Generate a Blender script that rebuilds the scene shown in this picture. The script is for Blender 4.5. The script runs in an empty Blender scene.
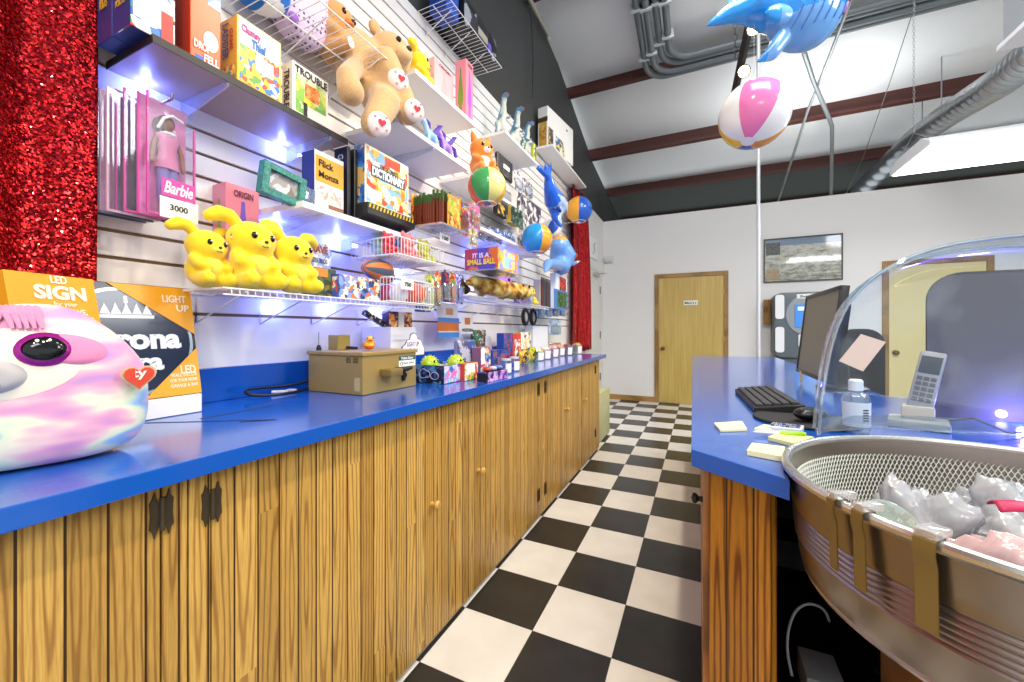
import bpy, bmesh, math, random
from mathutils import Vector, Matrix, noise
random.seed(7)
PI = math.pi
SC = bpy.context.scene
COL = SC.collection

# ------------------------------------------------------------------ camera, world, lamps, exposure
TH = 0.4399                      # the camera looks 25 degrees left of the aisle
FPX, HOR, CAMZ = 398.13, 330.51, 1.1706
cam_d = bpy.data.cameras.new('camera')
cam = bpy.data.objects.new('camera', cam_d); COL.objects.link(cam)
cam.location = (0, 0, CAMZ); cam.rotation_euler = (PI/2, 0, TH)
cam_d.sensor_width = 36; cam_d.lens = FPX/1024*36
cam_d.shift_y = -(341-HOR)/1024; cam_d.clip_start = 0.02
SC.camera = cam
w = bpy.data.worlds.new('world'); SC.world = w; w.use_nodes = True
w.node_tree.nodes['Background'].inputs[0].default_value = (0.90, 0.95, 1.0, 1)
w.node_tree.nodes['Background'].inputs[1].default_value = 1.0
SC.view_settings.view_transform = 'Standard'; SC.view_settings.look = 'None'
SC.view_settings.exposure = 0.22; SC.view_settings.gamma = 1
SC.view_settings.use_curve_mapping = False

def area(name, loc, rot, sx, sy, e, col=(1, 1, 1), spread=PI):
    d = bpy.data.lights.new(name, 'AREA'); d.shape = 'RECTANGLE'; d.size = sx; d.size_y = sy
    d.energy = e; d.color = col; d.spread = spread
    o = bpy.data.objects.new(name, d); COL.objects.link(o); o.location = loc; o.rotation_euler = rot
    return o
def spot(name, loc, tgt, e, col, ang=1.9, rad=.05, blend=.6):
    d = bpy.data.lights.new(name, 'SPOT'); d.energy = e; d.color = col; d.spot_size = ang
    d.spot_blend = blend; d.shadow_soft_size = rad
    o = bpy.data.objects.new(name, d); COL.objects.link(o); o.location = loc
    o.rotation_euler = (Vector(tgt)-Vector(loc)).to_track_quat('-Z', 'Y').to_euler()
    return o
def point(name, loc, e, col, rad=.02):
    d = bpy.data.lights.new(name, 'POINT'); d.energy = e; d.color = col; d.shadow_soft_size = rad
    o = bpy.data.objects.new(name, d); COL.objects.link(o); o.location = loc
    return o
# overhead lights, all unseen except the fixture at the top right
area('fixture_and_fill_light', (1.3, -1.2, 3.1), (0, 0, 0), 1.2, 1.2, 60, (1, .98, .95))
area('fixture_and_fill_light', (.7, 2.3, 4.2), (.75, 0, 0), 1.2, 1.2, 50, (.97, .98, 1))  # added out of view overhead to brighten the back wall
area('fixture_and_fill_light', (2.6, 2.4, 3.3), (0, .3, 0), 1.2, 1.2, 60, (.97, .98, 1))
for (x, y) in ((2.6, .2), (2.6, 3.0), (1.2, 5.6), (5.2, 3.5)):                # added unseen up-lights that brighten the roof
    area('roof_fill_light', (x, y, 3.25), (PI, 0, 0), 1.2, .3, 15, (.95, .98, 1))
area('fixture_and_fill_light', (2.18, 4.37, 2.545), (0, 0, 0), 1.2, .6, 45, (.97, .98, 1))
WARM = (1, .85, .62)
for y in (-.9, .3, 1.5, 2.7):                       # warm track heads over the aisle
    spot('track_spot', (.12, y, 3.2), (-.95, y+.25, .75), 62, WARM, 2.2)
spot('track_spot', (.29, 3.9, 3.15), (-1.4, 3.6, 1.9), 60, WARM, 2.0)
# blue LED strips under the shelves
BLUE = (.14, .20, 1)
for (x, y, z) in ((-1.47, .60, 1.88), (-1.47, 1.02, 1.88), (-1.47, 1.0, 1.57), (-1.47, 1.28, 1.57), (-1.47, 1.25, 1.27), (-1.47, 1.7, 1.48),
                  (-1.46, 1.0, 1.26), (-1.46, 1.55, 1.26), (-1.45, 2.5, 1.72), (-1.45, 2.9, 1.72), (-1.45, 2.2, 1.35)):
    point('led_light', (x, y, z), .7, BLUE, .010)

# ------------------------------------------------------------------ materials
def lin(h):
    h = h.lstrip('#'); v = [int(h[i:i+2], 16)/255 for i in (0, 2, 4)]
    return tuple((c/12.92 if c <= .04045 else ((c+.055)/1.055)**2.4) for c in v)+(1,)
MATS = {}
class NT:
    def __init__(s, name):
        s.m = bpy.data.materials.new(name); s.m.use_nodes = True; s.t = s.m.node_tree
        s.b = s.t.nodes['Principled BSDF']; s.out = s.t.nodes['Material Output']
    def n(s, typ, **kw):
        nd = s.t.nodes.new('ShaderNode'+typ)
        for k, v in kw.items():
            if k[0] == 'i' and k[1:].isdigit(): nd.inputs[int(k[1:])].default_value = v
            elif k.startswith('in_'): nd.inputs[k[3:].replace('_', ' ')].default_value = v
            else: setattr(nd, k, v)
        return nd
    def l(s, a, b, ao=0, bi=0):
        s.t.links.new(a.outputs[ao], b.inputs[bi])
    def math(s, op, a, b=None):
        nd = s.n('Math', operation=op)
        for i, x in enumerate((a, b)):
            if x is None: continue
            if isinstance(x, (int, float)): nd.inputs[i].default_value = x
            else: s.t.links.new(x, nd.inputs[i])
        return nd.outputs[0]
    def ramp(s, stops, interp='LINEAR'):
        r = s.n('ValToRGB'); r.color_ramp.interpolation = interp
        e = r.color_ramp.elements
        while len(e) < len(stops): e.new(.5)
        for i, (p, c) in enumerate(stops): e[i].position = p; e[i].color = lin(c) if isinstance(c, str) else c
        return r
def M(hexc, rough=.5, metal=0, spec=.5, name=None, bump=0, bscale=60, sheen=0, var=0):
    key = (hexc, rough, metal, spec, bump, bscale, sheen, var)
    if key in MATS: return MATS[key]
    t = NT(name or 'surface_'+hexc.strip('#')); b = t.b
    b.inputs['Base Color'].default_value = lin(hexc); b.inputs['Roughness'].default_value = rough
    b.inputs['Metallic'].default_value = metal; b.inputs['Specular IOR Level'].default_value = spec
    if sheen: b.inputs['Sheen Weight'].default_value = sheen
    tc = t.n('TexCoord')
    nz = t.n('TexNoise', in_Scale=bscale, in_Detail=3.0); t.l(tc, nz, 3, 0)
    if bump:
        bp = t.n('Bump', in_Strength=bump, in_Distance=.004); t.l(nz, bp, 0, 2)
        t.t.links.new(bp.outputs[0], b.inputs['Normal'])
    if var:
        c = lin(hexc); r = t.ramp([(.3, tuple(x*(1-var) for x in c[:3])+(1,)), (.7, tuple(min(1, x*(1+var)) for x in c[:3])+(1,))])
        t.l(nz, r, 0, 0); t.t.links.new(r.outputs[0], b.inputs['Base Color'])
    MATS[key] = t.m
    return t.m
def emit(hexc, s, name='glow'):
    key = ('e', hexc, s)
    if key in MATS: return MATS[key]
    t = NT(name); t.b.inputs['Emission Color'].default_value = lin(hexc); t.b.inputs['Emission Strength'].default_value = s
    t.b.inputs['Base Color'].default_value = lin(hexc); MATS[key] = t.m
    return t.m
def clear(tint='#ffffff', gloss=.12, alpha=0., name='clear_plastic', rough=.05, body='#ffffff', tex=0):
    key = ('c', tint, gloss, alpha, rough, body)
    if key in MATS: return MATS[key]
    t = NT(name)
    tr = t.n('BsdfTransparent', i0=lin(tint)); gl = t.n('BsdfGlossy'); gl.inputs['Roughness'].default_value = rough
    df = t.n('BsdfDiffuse', i0=lin(body))
    lw = t.n('LayerWeight', in_Blend=.35)
    f = t.math('ADD', t.math('MULTIPLY', t.math('POWER', lw.outputs['Facing'], 2.0), .5), gloss)
    m0 = t.n('MixShader', i0=alpha); t.l(tr, m0, 0, 1); t.l(df, m0, 0, 2)
    if tex:
        tc = t.n('TexCoord'); nz = t.n('TexNoise', in_Scale=tex, in_Detail=4.); t.l(tc, nz, 3, 0)
        r = t.ramp([(.45, (0, 0, 0, 1)), (.75, (alpha*2, alpha*2, alpha*2, 1))]); t.l(nz, r); t.l(r, m0, 0, 0)
    m1 = t.n('MixShader'); t.t.links.new(f, m1.inputs[0]); t.l(m0, m1, 0, 1); t.l(gl, m1, 0, 2)
    t.l(m1, t.out, 0, 0); MATS[key] = t.m
    return t.m
def art(pal, scale=18, seed=0, rough=.35, warp=.6, name='printed_art'):
    key = ('a', tuple(pal), scale, seed)
    if key in MATS: return MATS[key]
    scale *= 1.5; t = NT(name); tc = t.n('TexCoord')
    mp = t.n('Mapping'); mp.inputs[1].default_value = (seed*1.37, seed*.71, seed*2.1); t.l(tc, mp, 3, 0)
    nz = t.n('TexNoise', in_Scale=scale*.7, in_Detail=2.); t.l(mp, nz)
    mx = t.n('MixRGB', blend_type='ADD', i0=warp/scale*4); t.l(mp, mx, 0, 1); t.l(nz, mx, 1, 2)
    vo = t.n('TexVoronoi', in_Scale=scale); t.l(mx, vo)
    sp = t.n('SeparateColor'); t.l(vo, sp, 1, 0)
    r = t.ramp([(i/len(pal), c) for i, c in enumerate(pal)], 'CONSTANT'); t.l(sp, r, 0, 0)
    t.t.links.new(r.outputs[0], t.b.inputs['Base Color']); t.b.inputs['Roughness'].default_value = rough
    MATS[key] = t.m
    return t.m
def wood(name, cols, plank=.05, axis='Y', groove=True, gs=1.0, rough=.45, zscale=1.0):
    t = NT(name); tc = t.n('TexCoord'); sp = t.n('SeparateXYZ'); t.l(tc, sp, 3, 0)
    y = sp.outputs['XYZ'.index(axis)]; z = sp.outputs[2]
    q = t.math('DIVIDE', y, plank); idx = t.math('FLOOR', q); fr = t.math('FRACT', q)
    wn = t.n('TexWhiteNoise', noise_dimensions='1D'); t.t.links.new(idx, wn.inputs['W'])
    rs = t.n('SeparateColor'); t.l(wn, rs, 1, 0)
    lat = t.math('SUBTRACT', fr, t.math('ADD', t.math('MULTIPLY', rs.outputs[0], 1.3), -.15))
    zz = t.math('ADD', t.math('MULTIPLY', z, 1.1*zscale), t.math('MULTIPLY', rs.outputs[1], 9.0))
    zc = t.math('SUBTRACT', t.math('MULTIPLY', t.math('FRACT', t.math('MULTIPLY', zz, .7)), 2.6), 1.3)
    cb = t.n('CombineXYZ'); t.t.links.new(t.math('MULTIPLY', lat, 1.5), cb.inputs[1]); t.t.links.new(t.math('MULTIPLY', zc, .55), cb.inputs[2])
    n3 = t.n('CombineXYZ'); t.t.links.new(t.math('MULTIPLY', q, .9), n3.inputs[0]); t.t.links.new(t.math('MULTIPLY', zz, 3.0), n3.inputs[1])
    nz = t.n('TexNoise', in_Scale=1.6, in_Detail=3.); t.l(n3, nz)
    ad = t.n('MixRGB', blend_type='ADD', i0=.26); t.l(cb, ad, 0, 1); t.l(nz, ad, 1, 2)
    wv = t.n('TexWave', wave_type='RINGS', rings_direction='X', in_Scale=.95*gs, in_Distortion=.5, in_Detail=2.0)
    wv.inputs['Detail Scale'].default_value = 2.5
    t.l(ad, wv)
    r = t.ramp([(.0, cols[0]), (.4, cols[0]), (.75, cols[1]), (.97, cols[2]), (1, cols[2])]); t.l(wv, r, 1, 0)
    # fine pores
    n4 = t.n('CombineXYZ'); t.t.links.new(t.math('MULTIPLY', y, 420), n4.inputs[0]); t.t.links.new(t.math('MULTIPLY', z, 14), n4.inputs[1])
    fz = t.n('TexNoise', in_Scale=1., in_Detail=2.); t.l(n4, fz)
    mu = t.n('MixRGB', blend_type='MULTIPLY', i0=.5); t.l(r, mu, 0, 1)
    fr2 = t.ramp([(.3, '#b4b4b4'), (.62, '#ffffff')]); t.l(fz, fr2); t.l(fr2, mu, 0, 2)
    tone = t.n('MixRGB', blend_type='MULTIPLY', i0=1.); t.l(mu, tone, 0, 1)
    tr = t.ramp([(0, '#d8d2c8'), (1, '#ffffff')]); t.l(rs, tr, 2, 0); t.l(tr, tone, 0, 2)
    last = tone
    if groove:
        ed = t.math('LESS_THAN', t.math('ABSOLUTE', t.math('SUBTRACT', fr, .5)), .463)
        gm = t.n('MixRGB'); gm.inputs[1].default_value = lin('#3a2208'); t.t.links.new(ed, gm.inputs[0]); t.l(tone, gm, 0, 2); last = gm
    t.t.links.new(last.outputs[0], t.b.inputs['Base Color']); t.b.inputs['Roughness'].default_value = rough
    return t.m

WHITE = M('#f1f0ee', .45)
BLACK = M('#0c0c0d', .4)
DARK = M('#1d1d1f', .5)
CHROME = M('#c9c9cc', .25, 1)
WIRE = M('#e9e9ea', .35)
PAPER = M('#f3f1ea', .7)
BLUE_LAM = M('#0a58bc', .2, spec=.5, name='blue_laminate')
BLUE_LAM.node_tree.nodes['Principled BSDF'].inputs['Coat Weight'].default_value = .6
BLUE_LAM.node_tree.nodes['Principled BSDF'].inputs['Coat Roughness'].default_value = .12
INK = M('#15151a', .6)
CLEAR = clear()
PINE = wood('knotty_pine', ('#e0b45e', '#d2a452', '#b08240'), .05, 'Y')
PINE_DK = wood('stained_pine', ('#cc8a2a', '#b8741c', '#84490f'), .042, 'X', gs=.9)
OAK = wood('oak_trim', ('#b48a4a', '#ab8244', '#9a7234'), 2.3, 'X', groove=False)
def veneer(name, c1, c2):
    t = NT(name); tc = t.n('TexCoord'); mp = t.n('Mapping'); mp.inputs[3].default_value = (26, 26, 1.1); t.l(tc, mp, 3, 0)
    nz = t.n('TexNoise', in_Scale=1.2, in_Detail=5.); t.l(mp, nz); r = t.ramp([(.3, c1), (.7, c2)]); t.l(nz, r)
    t.t.links.new(r.outputs[0], t.b.inputs['Base Color']); t.b.inputs['Roughness'].default_value = .4
    return t.m
OAKDOOR = veneer('oak_door_veneer', '#d2b668', '#bf9f50')

# ------------------------------------------------------------------ mesh helpers
class MB:
    def __init__(s): s.bm = bmesh.new(); s.mi = 0
    def add(s, vs, fs, T=None):
        bv = [s.bm.verts.new(T @ Vector(v) if T else Vector(v)) for v in vs]
        for f in fs:
            try: nf = s.bm.faces.new([bv[i] for i in f]); nf.material_index = s.mi
            except ValueError: pass
        return s
    def box(s, x0, x1, y0, y1, z0, z1, T=None, fm=None):
        vs = [(x0,y0,z0),(x1,y0,z0),(x1,y1,z0),(x0,y1,z0),(x0,y0,z1),(x1,y0,z1),(x1,y1,z1),(x0,y1,z1)]
        fs = [(0,3,2,1),(4,5,6,7),(0,1,5,4),(1,2,6,5),(2,3,7,6),(3,0,4,7)]   # bottom top -Y +X +Y -X
        n0 = len(s.bm.faces); s.add(vs, fs, T)
        if fm:
            s.bm.faces.ensure_lookup_table()
            for i, m in enumerate(fm): s.bm.faces[n0+i].material_index = m
        return s
    def grid(s, f, nu, nv, cu=False, cv=False, T=None):
        U = nu if cu else nu+1; V = nv if cv else nv+1
        vs = [f(i/nu, j/nv) for i in range(U) for j in range(V)]
        fs = []
        for i in range(nu):
            for j in range(nv):
                a, b = i, (i+1) % U; c, d = j, (j+1) % V
                fs.append((a*V+c, b*V+c, b*V+d, a*V+d))
        return s.add(vs, fs, T)
    def lathe(s, prof, c=(0, 0, 0), n=24, T=None):
        k = len(prof)-1
        s.grid(lambda u, v: (c[0]+prof[round(v*k)][0]*math.cos(2*PI*u), c[1]+prof[round(v*k)][0]*math.sin(2*PI*u), c[2]+prof[round(v*k)][1]), n, k, cu=True, T=T)
        return s
    def ell(s, c, r, n=16, m=10, T=None):
        if isinstance(r, (int, float)): r = (r, r, r)
        return s.grid(lambda u, v: (c[0]+r[0]*math.sin(PI*v)*math.cos(2*PI*u), c[1]+r[1]*math.sin(PI*v)*math.sin(2*PI*u), c[2]-r[2]*math.cos(PI*v)), n, m, cu=True, T=T)
    def tube(s, pts, r, n=8, closed=False, cap=True, T=None):
        P = [Vector(p) for p in pts]; k = len(P)
        R = r if isinstance(r, (list, tuple)) else [r]*k
        tan = []
        for i in range(k):
            a = P[(i-1) % k] if (closed or i > 0) else P[i]; b = P[(i+1) % k] if (closed or i < k-1) else P[i]
            d = b-a; tan.append(d.normalized() if d.length > 1e-9 else Vector((0, 0, 1)))
        up = Vector((0, 0, 1)) if abs(tan[0].z) < .9 else Vector((1, 0, 0))
        nrm = (up-tan[0]*up.dot(tan[0])).normalized(); vs = []
        for i in range(k):
            nrm = nrm-tan[i]*nrm.dot(tan[i]); nrm.normalize(); bn = tan[i].cross(nrm)
            for j in range(n):
                a = 2*PI*j/n; vs.append(P[i]+(nrm*math.cos(a)+bn*math.sin(a))*R[i])
        fs = []
        for i in range(k if closed else k-1):
            for j in range(n):
                i2 = (i+1) % k; j2 = (j+1) % n
                fs.append((i*n+j, i*n+j2, i2*n+j2, i2*n+j))
        if cap and not closed: fs += [tuple(range(n))[::-1], tuple((k-1)*n+j for j in range(n))]
        return s.add(vs, fs, T)
    def cyl(s, a, b, r, r1=None, n=16, T=None): return s.tube([a, b], [r, r if r1 is None else r1], n, T=T)
    def prism(s, pts, vec, T=None):
        k = len(pts); v = Vector(vec); a = [Vector(p) for p in pts]
        return s.add(a+[p+v for p in a], [tuple(range(k))[::-1], tuple(range(k, 2*k))]+[(i, (i+1) % k, k+(i+1) % k, k+i) for i in range(k)], T)
ORG = {}
def org(o):
    return ORG.get(o.name, Vector((0, 0, 0))) if o else Vector((0, 0, 0))
def finish(me, name, mats, parent):
    if not isinstance(mats, (list, tuple)): mats = [mats]
    if len(me.materials) or len(mats) > 1:
        idx = [f.material_index for f in me.polygons]; me.materials.clear()
        for m in mats: me.materials.append(m)
        for f, i in zip(me.polygons, idx): f.material_index = min(i, len(mats)-1)
    else: me.materials.append(mats[0])
    o = bpy.data.objects.new(name, me); COL.objects.link(o)
    if parent:
        L = org(parent); o.parent = parent; me.transform(Matrix.Translation(-L)); ORG[o.name] = L
    return o
def part(name, mb, mats, parent=None, smooth=35, bevel=0, seg=2, center=False):
    bm = mb.bm
    bmesh.ops.recalc_face_normals(bm, faces=bm.faces)
    if bevel:
        ed = [e for e in bm.edges if len(e.link_faces) == 2 and e.calc_face_angle(0) > .5]
        bmesh.ops.bevel(bm, geom=ed, offset=bevel, segments=seg, affect='EDGES', clamp_overlap=True, profile=.6)
    me = bpy.data.meshes.new(name); bm.to_mesh(me); bm.free()
    if smooth:
        me.shade_smooth(); me.set_sharp_from_angle(angle=math.radians(smooth))
    return finish(me, name, mats, parent)
def tag(o, label, cat, group=None):
    o['label'] = label; o['category'] = cat
    if group: o['group'] = group
    return o
def thing(name, label, cat, loc=(0, 0, 0), group=None):
    o = bpy.data.objects.new(name, None); COL.objects.link(o); o.location = loc; o.empty_display_size = .03
    ORG[o.name] = Vector(loc)
    return tag(o, label, cat, group)
def struct(name, mb, mats, **kw):
    o = part(name, mb, mats, **kw); o['kind'] = 'structure'
    return o
def dup(root, loc, rotz=None, label=None, group=None, scale=None):
    r = root.copy(); COL.objects.link(r); r.location = loc
    if rotz is not None: r.rotation_euler = (0, 0, rotz)
    if scale: r.scale = (scale,)*3
    if label: r['label'] = label
    if group: r['group'] = group
    ORG[r.name] = Vector(loc)
    def rec(a, b):
        for ch in list(a.children):
            c = ch.copy(); COL.objects.link(c); c.parent = b; rec(ch, c)
    rec(root, r)
    return r
def text(name, body, parent, origin, right, up, w, h, mat, depth=.0008, bold=.0, shear=0, fit=True):
    """lettering as a thin mesh; origin = lower left corner of its w x h rectangle"""
    cu = bpy.data.curves.new(name, 'FONT'); cu.body = body; cu.extrude = .5; cu.offset = bold; cu.shear = shear; cu.space_line = .85
    cu.resolution_u = 3
    if '\n' in body: cu.align_x = 'CENTER'
    o = bpy.data.objects.new(name, cu); COL.objects.link(o)
    dg = bpy.context.evaluated_depsgraph_get(); dg.update()
    me = bpy.data.meshes.new_from_object(o.evaluated_get(dg)); bpy.data.objects.remove(o)
    xs = [v.co.x for v in me.vertices]; ys = [v.co.y for v in me.vertices]
    sx = w/(max(xs)-min(xs)); sy = h/(max(ys)-min(ys))
    R = Vector(right).normalized(); U = Vector(up).normalized(); N = R.cross(U)
    O = Vector(origin)
    for v in me.vertices:
        v.co = O+R*((v.co.x-min(xs))*sx)+U*((v.co.y-min(ys))*sy)+N*(v.co.z*depth*2)
    me.name = name
    return finish(me, name, mat, parent)
def blob(name, prims, mats, parent=None, vox=.01, smooth=6, pick=None, T=None):
    """one continuous skin around ellipsoids ('e', centre, radii[, euler]) and limbs ('t', points, radii)"""
    mb = MB()
    for p in prims:
        if p[0] == 'e':
            R = Matrix.Translation(p[1]) @ (Matrix.Rotation(0, 4, 'X') if len(p) < 4 else __import__('mathutils').Euler(p[3]).to_matrix().to_4x4())
            mb.ell((0, 0, 0), p[2], 18, 12, T=R)
        else: 
            P = [Vector(a) for a in p[1]]; rr = p[2] if isinstance(p[2], (list, tuple)) else [p[2]]*len(P)
            mb.tube(P, list(rr), 10)
            for a, r in ((P[0], rr[0]), (P[-1], rr[-1])): mb.ell(a, r, 10, 8)
    bmesh.ops.remove_doubles(mb.bm, verts=mb.bm.verts, dist=1e-6)
    bmesh.ops.recalc_face_normals(mb.bm, faces=mb.bm.faces)
    me = bpy.data.meshes.new(name); mb.bm.to_mesh(me); mb.bm.free()
    o = bpy.data.objects.new(name, me); COL.objects.link(o)
    r = o.modifiers.new('r', 'REMESH'); r.mode = 'VOXEL'; r.voxel_size = vox
    if smooth:
        sm = o.modifiers.new('s', 'SMOOTH'); sm.iterations = smooth; sm.factor = .5
    dg = bpy.context.evaluated_depsgraph_get(); dg.update()
    m2 = bpy.data.meshes.new_from_object(o.evaluated_get(dg)); bpy.data.objects.remove(o); bpy.data.meshes.remove(me)
    if pick:
        for f in m2.polygons: f.material_index = pick(f.center, f.normal)
        idx = [f.material_index for f in m2.polygons]
    m2.shade_smooth(); m2.name = name
    if T: m2.transform(T)
    o = finish(m2, name, mats, parent)
    if pick:
        for f, i in zip(o.data.polygons, idx): f.material_index = i
    return o
CT, ST = math.cos(TH), math.sin(TH)
def ray(u, v):
    r = (u-512)/FPX; return Vector((r*CT-ST, r*ST+CT, -(v-HOR)/FPX))
def onX(u, v, X): d = ray(u, v); t = X/d.x; return Vector((X, d.y*t, CAMZ+d.z*t))
def onY(u, v, Y): d = ray(u, v); t = Y/d.y; return Vector((d.x*t, Y, CAMZ+d.z*t))
def onZ(u, v, Z): d = ray(u, v); t = (Z-CAMZ)/d.z; return Vector((d.x*t, d.y*t, Z))
def atD(u, v, D): d = ray(u, v); return Vector((d.x*D, d.y*D, CAMZ+d.z*D))

# ------------------------------------------------------------------ room shell
T0 = .3048; TX, TY = -.5893, 1.4388
m = MB()
for i in range(-8, 32):
    for j in range(-14, 20):
        x = TX+i*T0; y = TY+j*T0; 
        if y > 6.9: continue
        m.mi = (i+j) % 2
        y1 = min(y+T0, 6.9)
        g = .0007
        m.add([(x+g, y+g, 0), (x+T0-g, y+g, 0), (x+T0-g, y1-g, 0), (x+g, y1-g, 0)], [(0, 1, 2, 3)])
m.mi = 2; m.add([(-3.1, -3, -.001), (9.1, -3, -.001), (9.1, 6.9, -.001), (-3.1, 6.9, -.001)], [(0, 1, 2, 3)])
struct('floor', m, [M('#e4e1dc', .32, var=.05, bscale=7, name='white_floor_tile'), M('#2b2a29', .3, var=.25, bscale=9, name='black_floor_tile'), M('#6a6560', .6)], smooth=0)

SLAT = M('#f4f3f2', .3, name='slatwall_laminate'); GRV = M('#8a6f52', .7, name='slatwall_groove')
WX = -1.5
m = MB(); m.box(WX-.05, WX-.012, -1.2, 4.9, .0, 3.05)
zs = [1.225+.0762*k for k in range(24)]
m.mi = 1
lo = .0
for zg in zs+[3.053]:
    m.box(WX-.013, WX, -1.2, 4.9, lo+(.0055 if lo else 0), zg-.0055); lo = zg
struct('wall_left', m, [GRV, SLAT], smooth=0)
WALLW = M('#e9e7e4', .6, name='white_wall_paint', bump=.05, bscale=300)
m = MB(); m.box(WX-.06, WX, 4.9, 6.96, 0, 3.05); struct('wall_left_end', m, WALLW, smooth=0)
m = MB(); m.box(WX-.06, 9.0, 6.9, 7.0, 0, 3.05); struct('wall_back', m, WALLW, smooth=0)
m = MB(); m.box(WX+.002, -.665, 6.875, 6.899, .001, .085); m.box(.40, 2.2, 6.875, 6.899, .001, .085); m.box(3.25, 9.0, 6.875, 6.899, .001, .085); struct('baseboard_back', m, OAK, smooth=0, bevel=.003)
m = MB(); m.box(9.0, 9.1, -3, 7.0, 0, 3.05); struct('wall_right', m, WALLW, smooth=0)
# dark upper wall above the slatwall with a curved top, roof underside and purlins
GREYW = M('#3b3c3b', .55, name='dark_grey_sheeting')
prof = [(-1.2, 3.051), (-1.2, 4.6), (2.4, 4.5), (3.3, 4.42), (3.6, 4.40), (4.02, 4.38), (4.45, 4.32), (4.93, 4.17), (5.4, 4.02), (6.09, 3.80), (6.94, 3.68), (7.74, 3.58), (9.9, 3.3), (9.9, 2.6), (7.02, 2.6), (7.02, 3.051)]
m = MB(); m.prism([(WX-.05, y, z) for y, z in prof], (.045, 0, 0)); struct('wall_left_upper', m, GREYW, smooth=0)
m = MB(); m.box(-4, 9, 9.9, 10, 1.5, 4.0); struct('wall_far', m, M('#3a3d3b', .8), smooth=0)
INS = NT('roof_insulation'); tc = INS.n('TexCoord'); mp = INS.n('Mapping'); mp.inputs[3].default_value = (3.2, .5, .5); INS.l(tc, mp, 3, 0)
nz = INS.n('TexNoise', in_Scale=1.6, in_Detail=4.); INS.l(mp, nz); bp = INS.n('Bump', in_Strength=.5, in_Distance=.06); INS.l(nz, bp, 0, 2)
INS.t.links.new(bp.outputs[0], INS.b.inputs['Normal']); INS.b.inputs['Base Color'].default_value = lin('#dcdedd'); INS.b.inputs['Roughness'].default_value = .5
CP = [(-4, 5.6), (2, 4.80), (3.55, 4.52), (4.93, 4.30), (6.09, 3.98), (7.3, 3.77), (8.6, 3.55), (9.95, 3.34)]
def ceil_z(y):
    for (a, b), (c, d) in zip(CP, CP[1:]):
        if a <= y <= c: return b+(d-b)*(y-a)/(c-a)
    return 3.3
m = MB(); yy = [-4, -1, 2]+[2+(9.95-2)*k/40 for k in range(1, 41)]
bays = [2, 3.55, 4.93, 6.09, 7.3, 8.6, 9.95]
def sag(y):
    for a, b in zip(bays, bays[1:]):
        if a <= y <= b: return -.07*math.sin(PI*(y-a)/(b-a))
    return 0
m.grid(lambda u, v: (-4+13*v, yy[round(u*42)], ceil_z(yy[round(u*42)])+sag(yy[round(u*42)])), 42, 13)
for f in m.bm.faces:
    if f.calc_center_median().y > 7.35: f.material_index = 1
struct('ceiling', m, [INS.m, M('#3f423e', .85, name='dark_roof_facing', bump=.4, bscale=6)], smooth=60)
RED = M('#4c2219', .55, name='red_oxide_steel')
for k, (y, zb) in enumerate(((3.55, 4.33), (4.93, 4.14), (6.09, 3.79), (7.3, 3.6), (8.6, 3.38))):
    m = MB(); zt = ceil_z(y)+.02
    m.box(-4, 9, y-.006, y+.006, zb, zt); m.box(-4, 9, y-.07, y+.006, zb-.008, zb); m.box(-4, 9, y-.0, y+.07, zt-.03, zt-.02); m.box(-4, 9, y-.075, y-.067, zb-.008, zb+.025)
    struct('trim_%d' % (k+1), m, RED, smooth=0)
# doors
def door(n, x0, x1, z1, trimmat, slab, knob_left=True, ysurf=6.9):
    m = MB(); y0 = ysurf-.02
    m.box(x0, x0+.065, y0, ysurf-.001, .001, z1); m.box(x1-.065, x1, y0, ysurf-.001, .001, z1); m.box(x0+.065, x1-.065, y0, ysurf-.001, z1-.065, z1)
    d = struct('door_%d' % n, m, trimmat, smooth=0, bevel=.004)
    m = MB(); m.box(x0+.07, x1-.07, y0+.006, ysurf-.002, .006, z1-.07); part('slab', m, slab, d, smooth=0)
    kx = x0+.13 if knob_left else x1-.13
    m = MB(); R = Matrix.Translation((kx, y0+.006, .88)) @ Matrix.Rotation(PI/2, 4, 'X')
    m.lathe([(.0, 0), (.032, 0), (.032, .006), (.012, .01), (.012, .03), (.026, .04), (.03, .052), (.022, .066), (0, .07)], n=20, T=R)
    part('door_knob', m, M('#7a5a24', .3, .9), d)
    hx = x1-.067
    for hz in (.3, .98, 1.72):
        m = MB(); m.box(hx-.006, hx+.006, y0-.006, y0+.004, hz, hz+.09); part('hinge', m, M('#c2b48a', .35, .8), d, bevel=.002)
    return d
d1 = door(1, -.665, .40, 2.085, OAK, OAKDOOR)
d2 = door(2, 2.2, 3.25, 2.09, OAK, M('#e2cf92', .4, name='pale_birch_veneer'))
# white exit door in the left wall near the corner
m = MB(); y0, y1 = 5.66, 6.6
m.box(WX+.001, WX+.012, y0-.05, y0, .001, 2.17); m.box(WX+.001, WX+.012, y1, y1+.05, .001, 2.17); m.box(WX+.001, WX+.012, y0, y1, 2.12, 2.17)
d3 = struct('door_3', m, M('#e3e0db', .5), smooth=0)
m = MB(); m.box(WX+.002, WX+.008, y0+.006, y1-.006, .01, 2.114); part('slab', m, M('#e6e3de', .45), d3, smooth=0)
for hz in (.35, 1.04, 1.78):
    m = MB(); m.box(WX+.008, WX+.022, y1-.02, y1+.01, hz, hz+.12); part('hinge', m, M('#8d8c8a', .35, .9), d3)
m = MB(); m.box(WX+.012, WX+.06, y0+.45, y0+.72, 2.02, 2.07); part('door_closer', m, M('#b9b7b2', .4, .6), d3, bevel=.006)
m = MB(); m.tube([(WX+.05, y0+.66, 2.075), (WX+.14, y0+.8, 2.085), (WX+.03, y0+.98, 2.13)], .007); part('closer_arm', m, M('#b9b7b2', .4, .6), d3)

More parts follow.
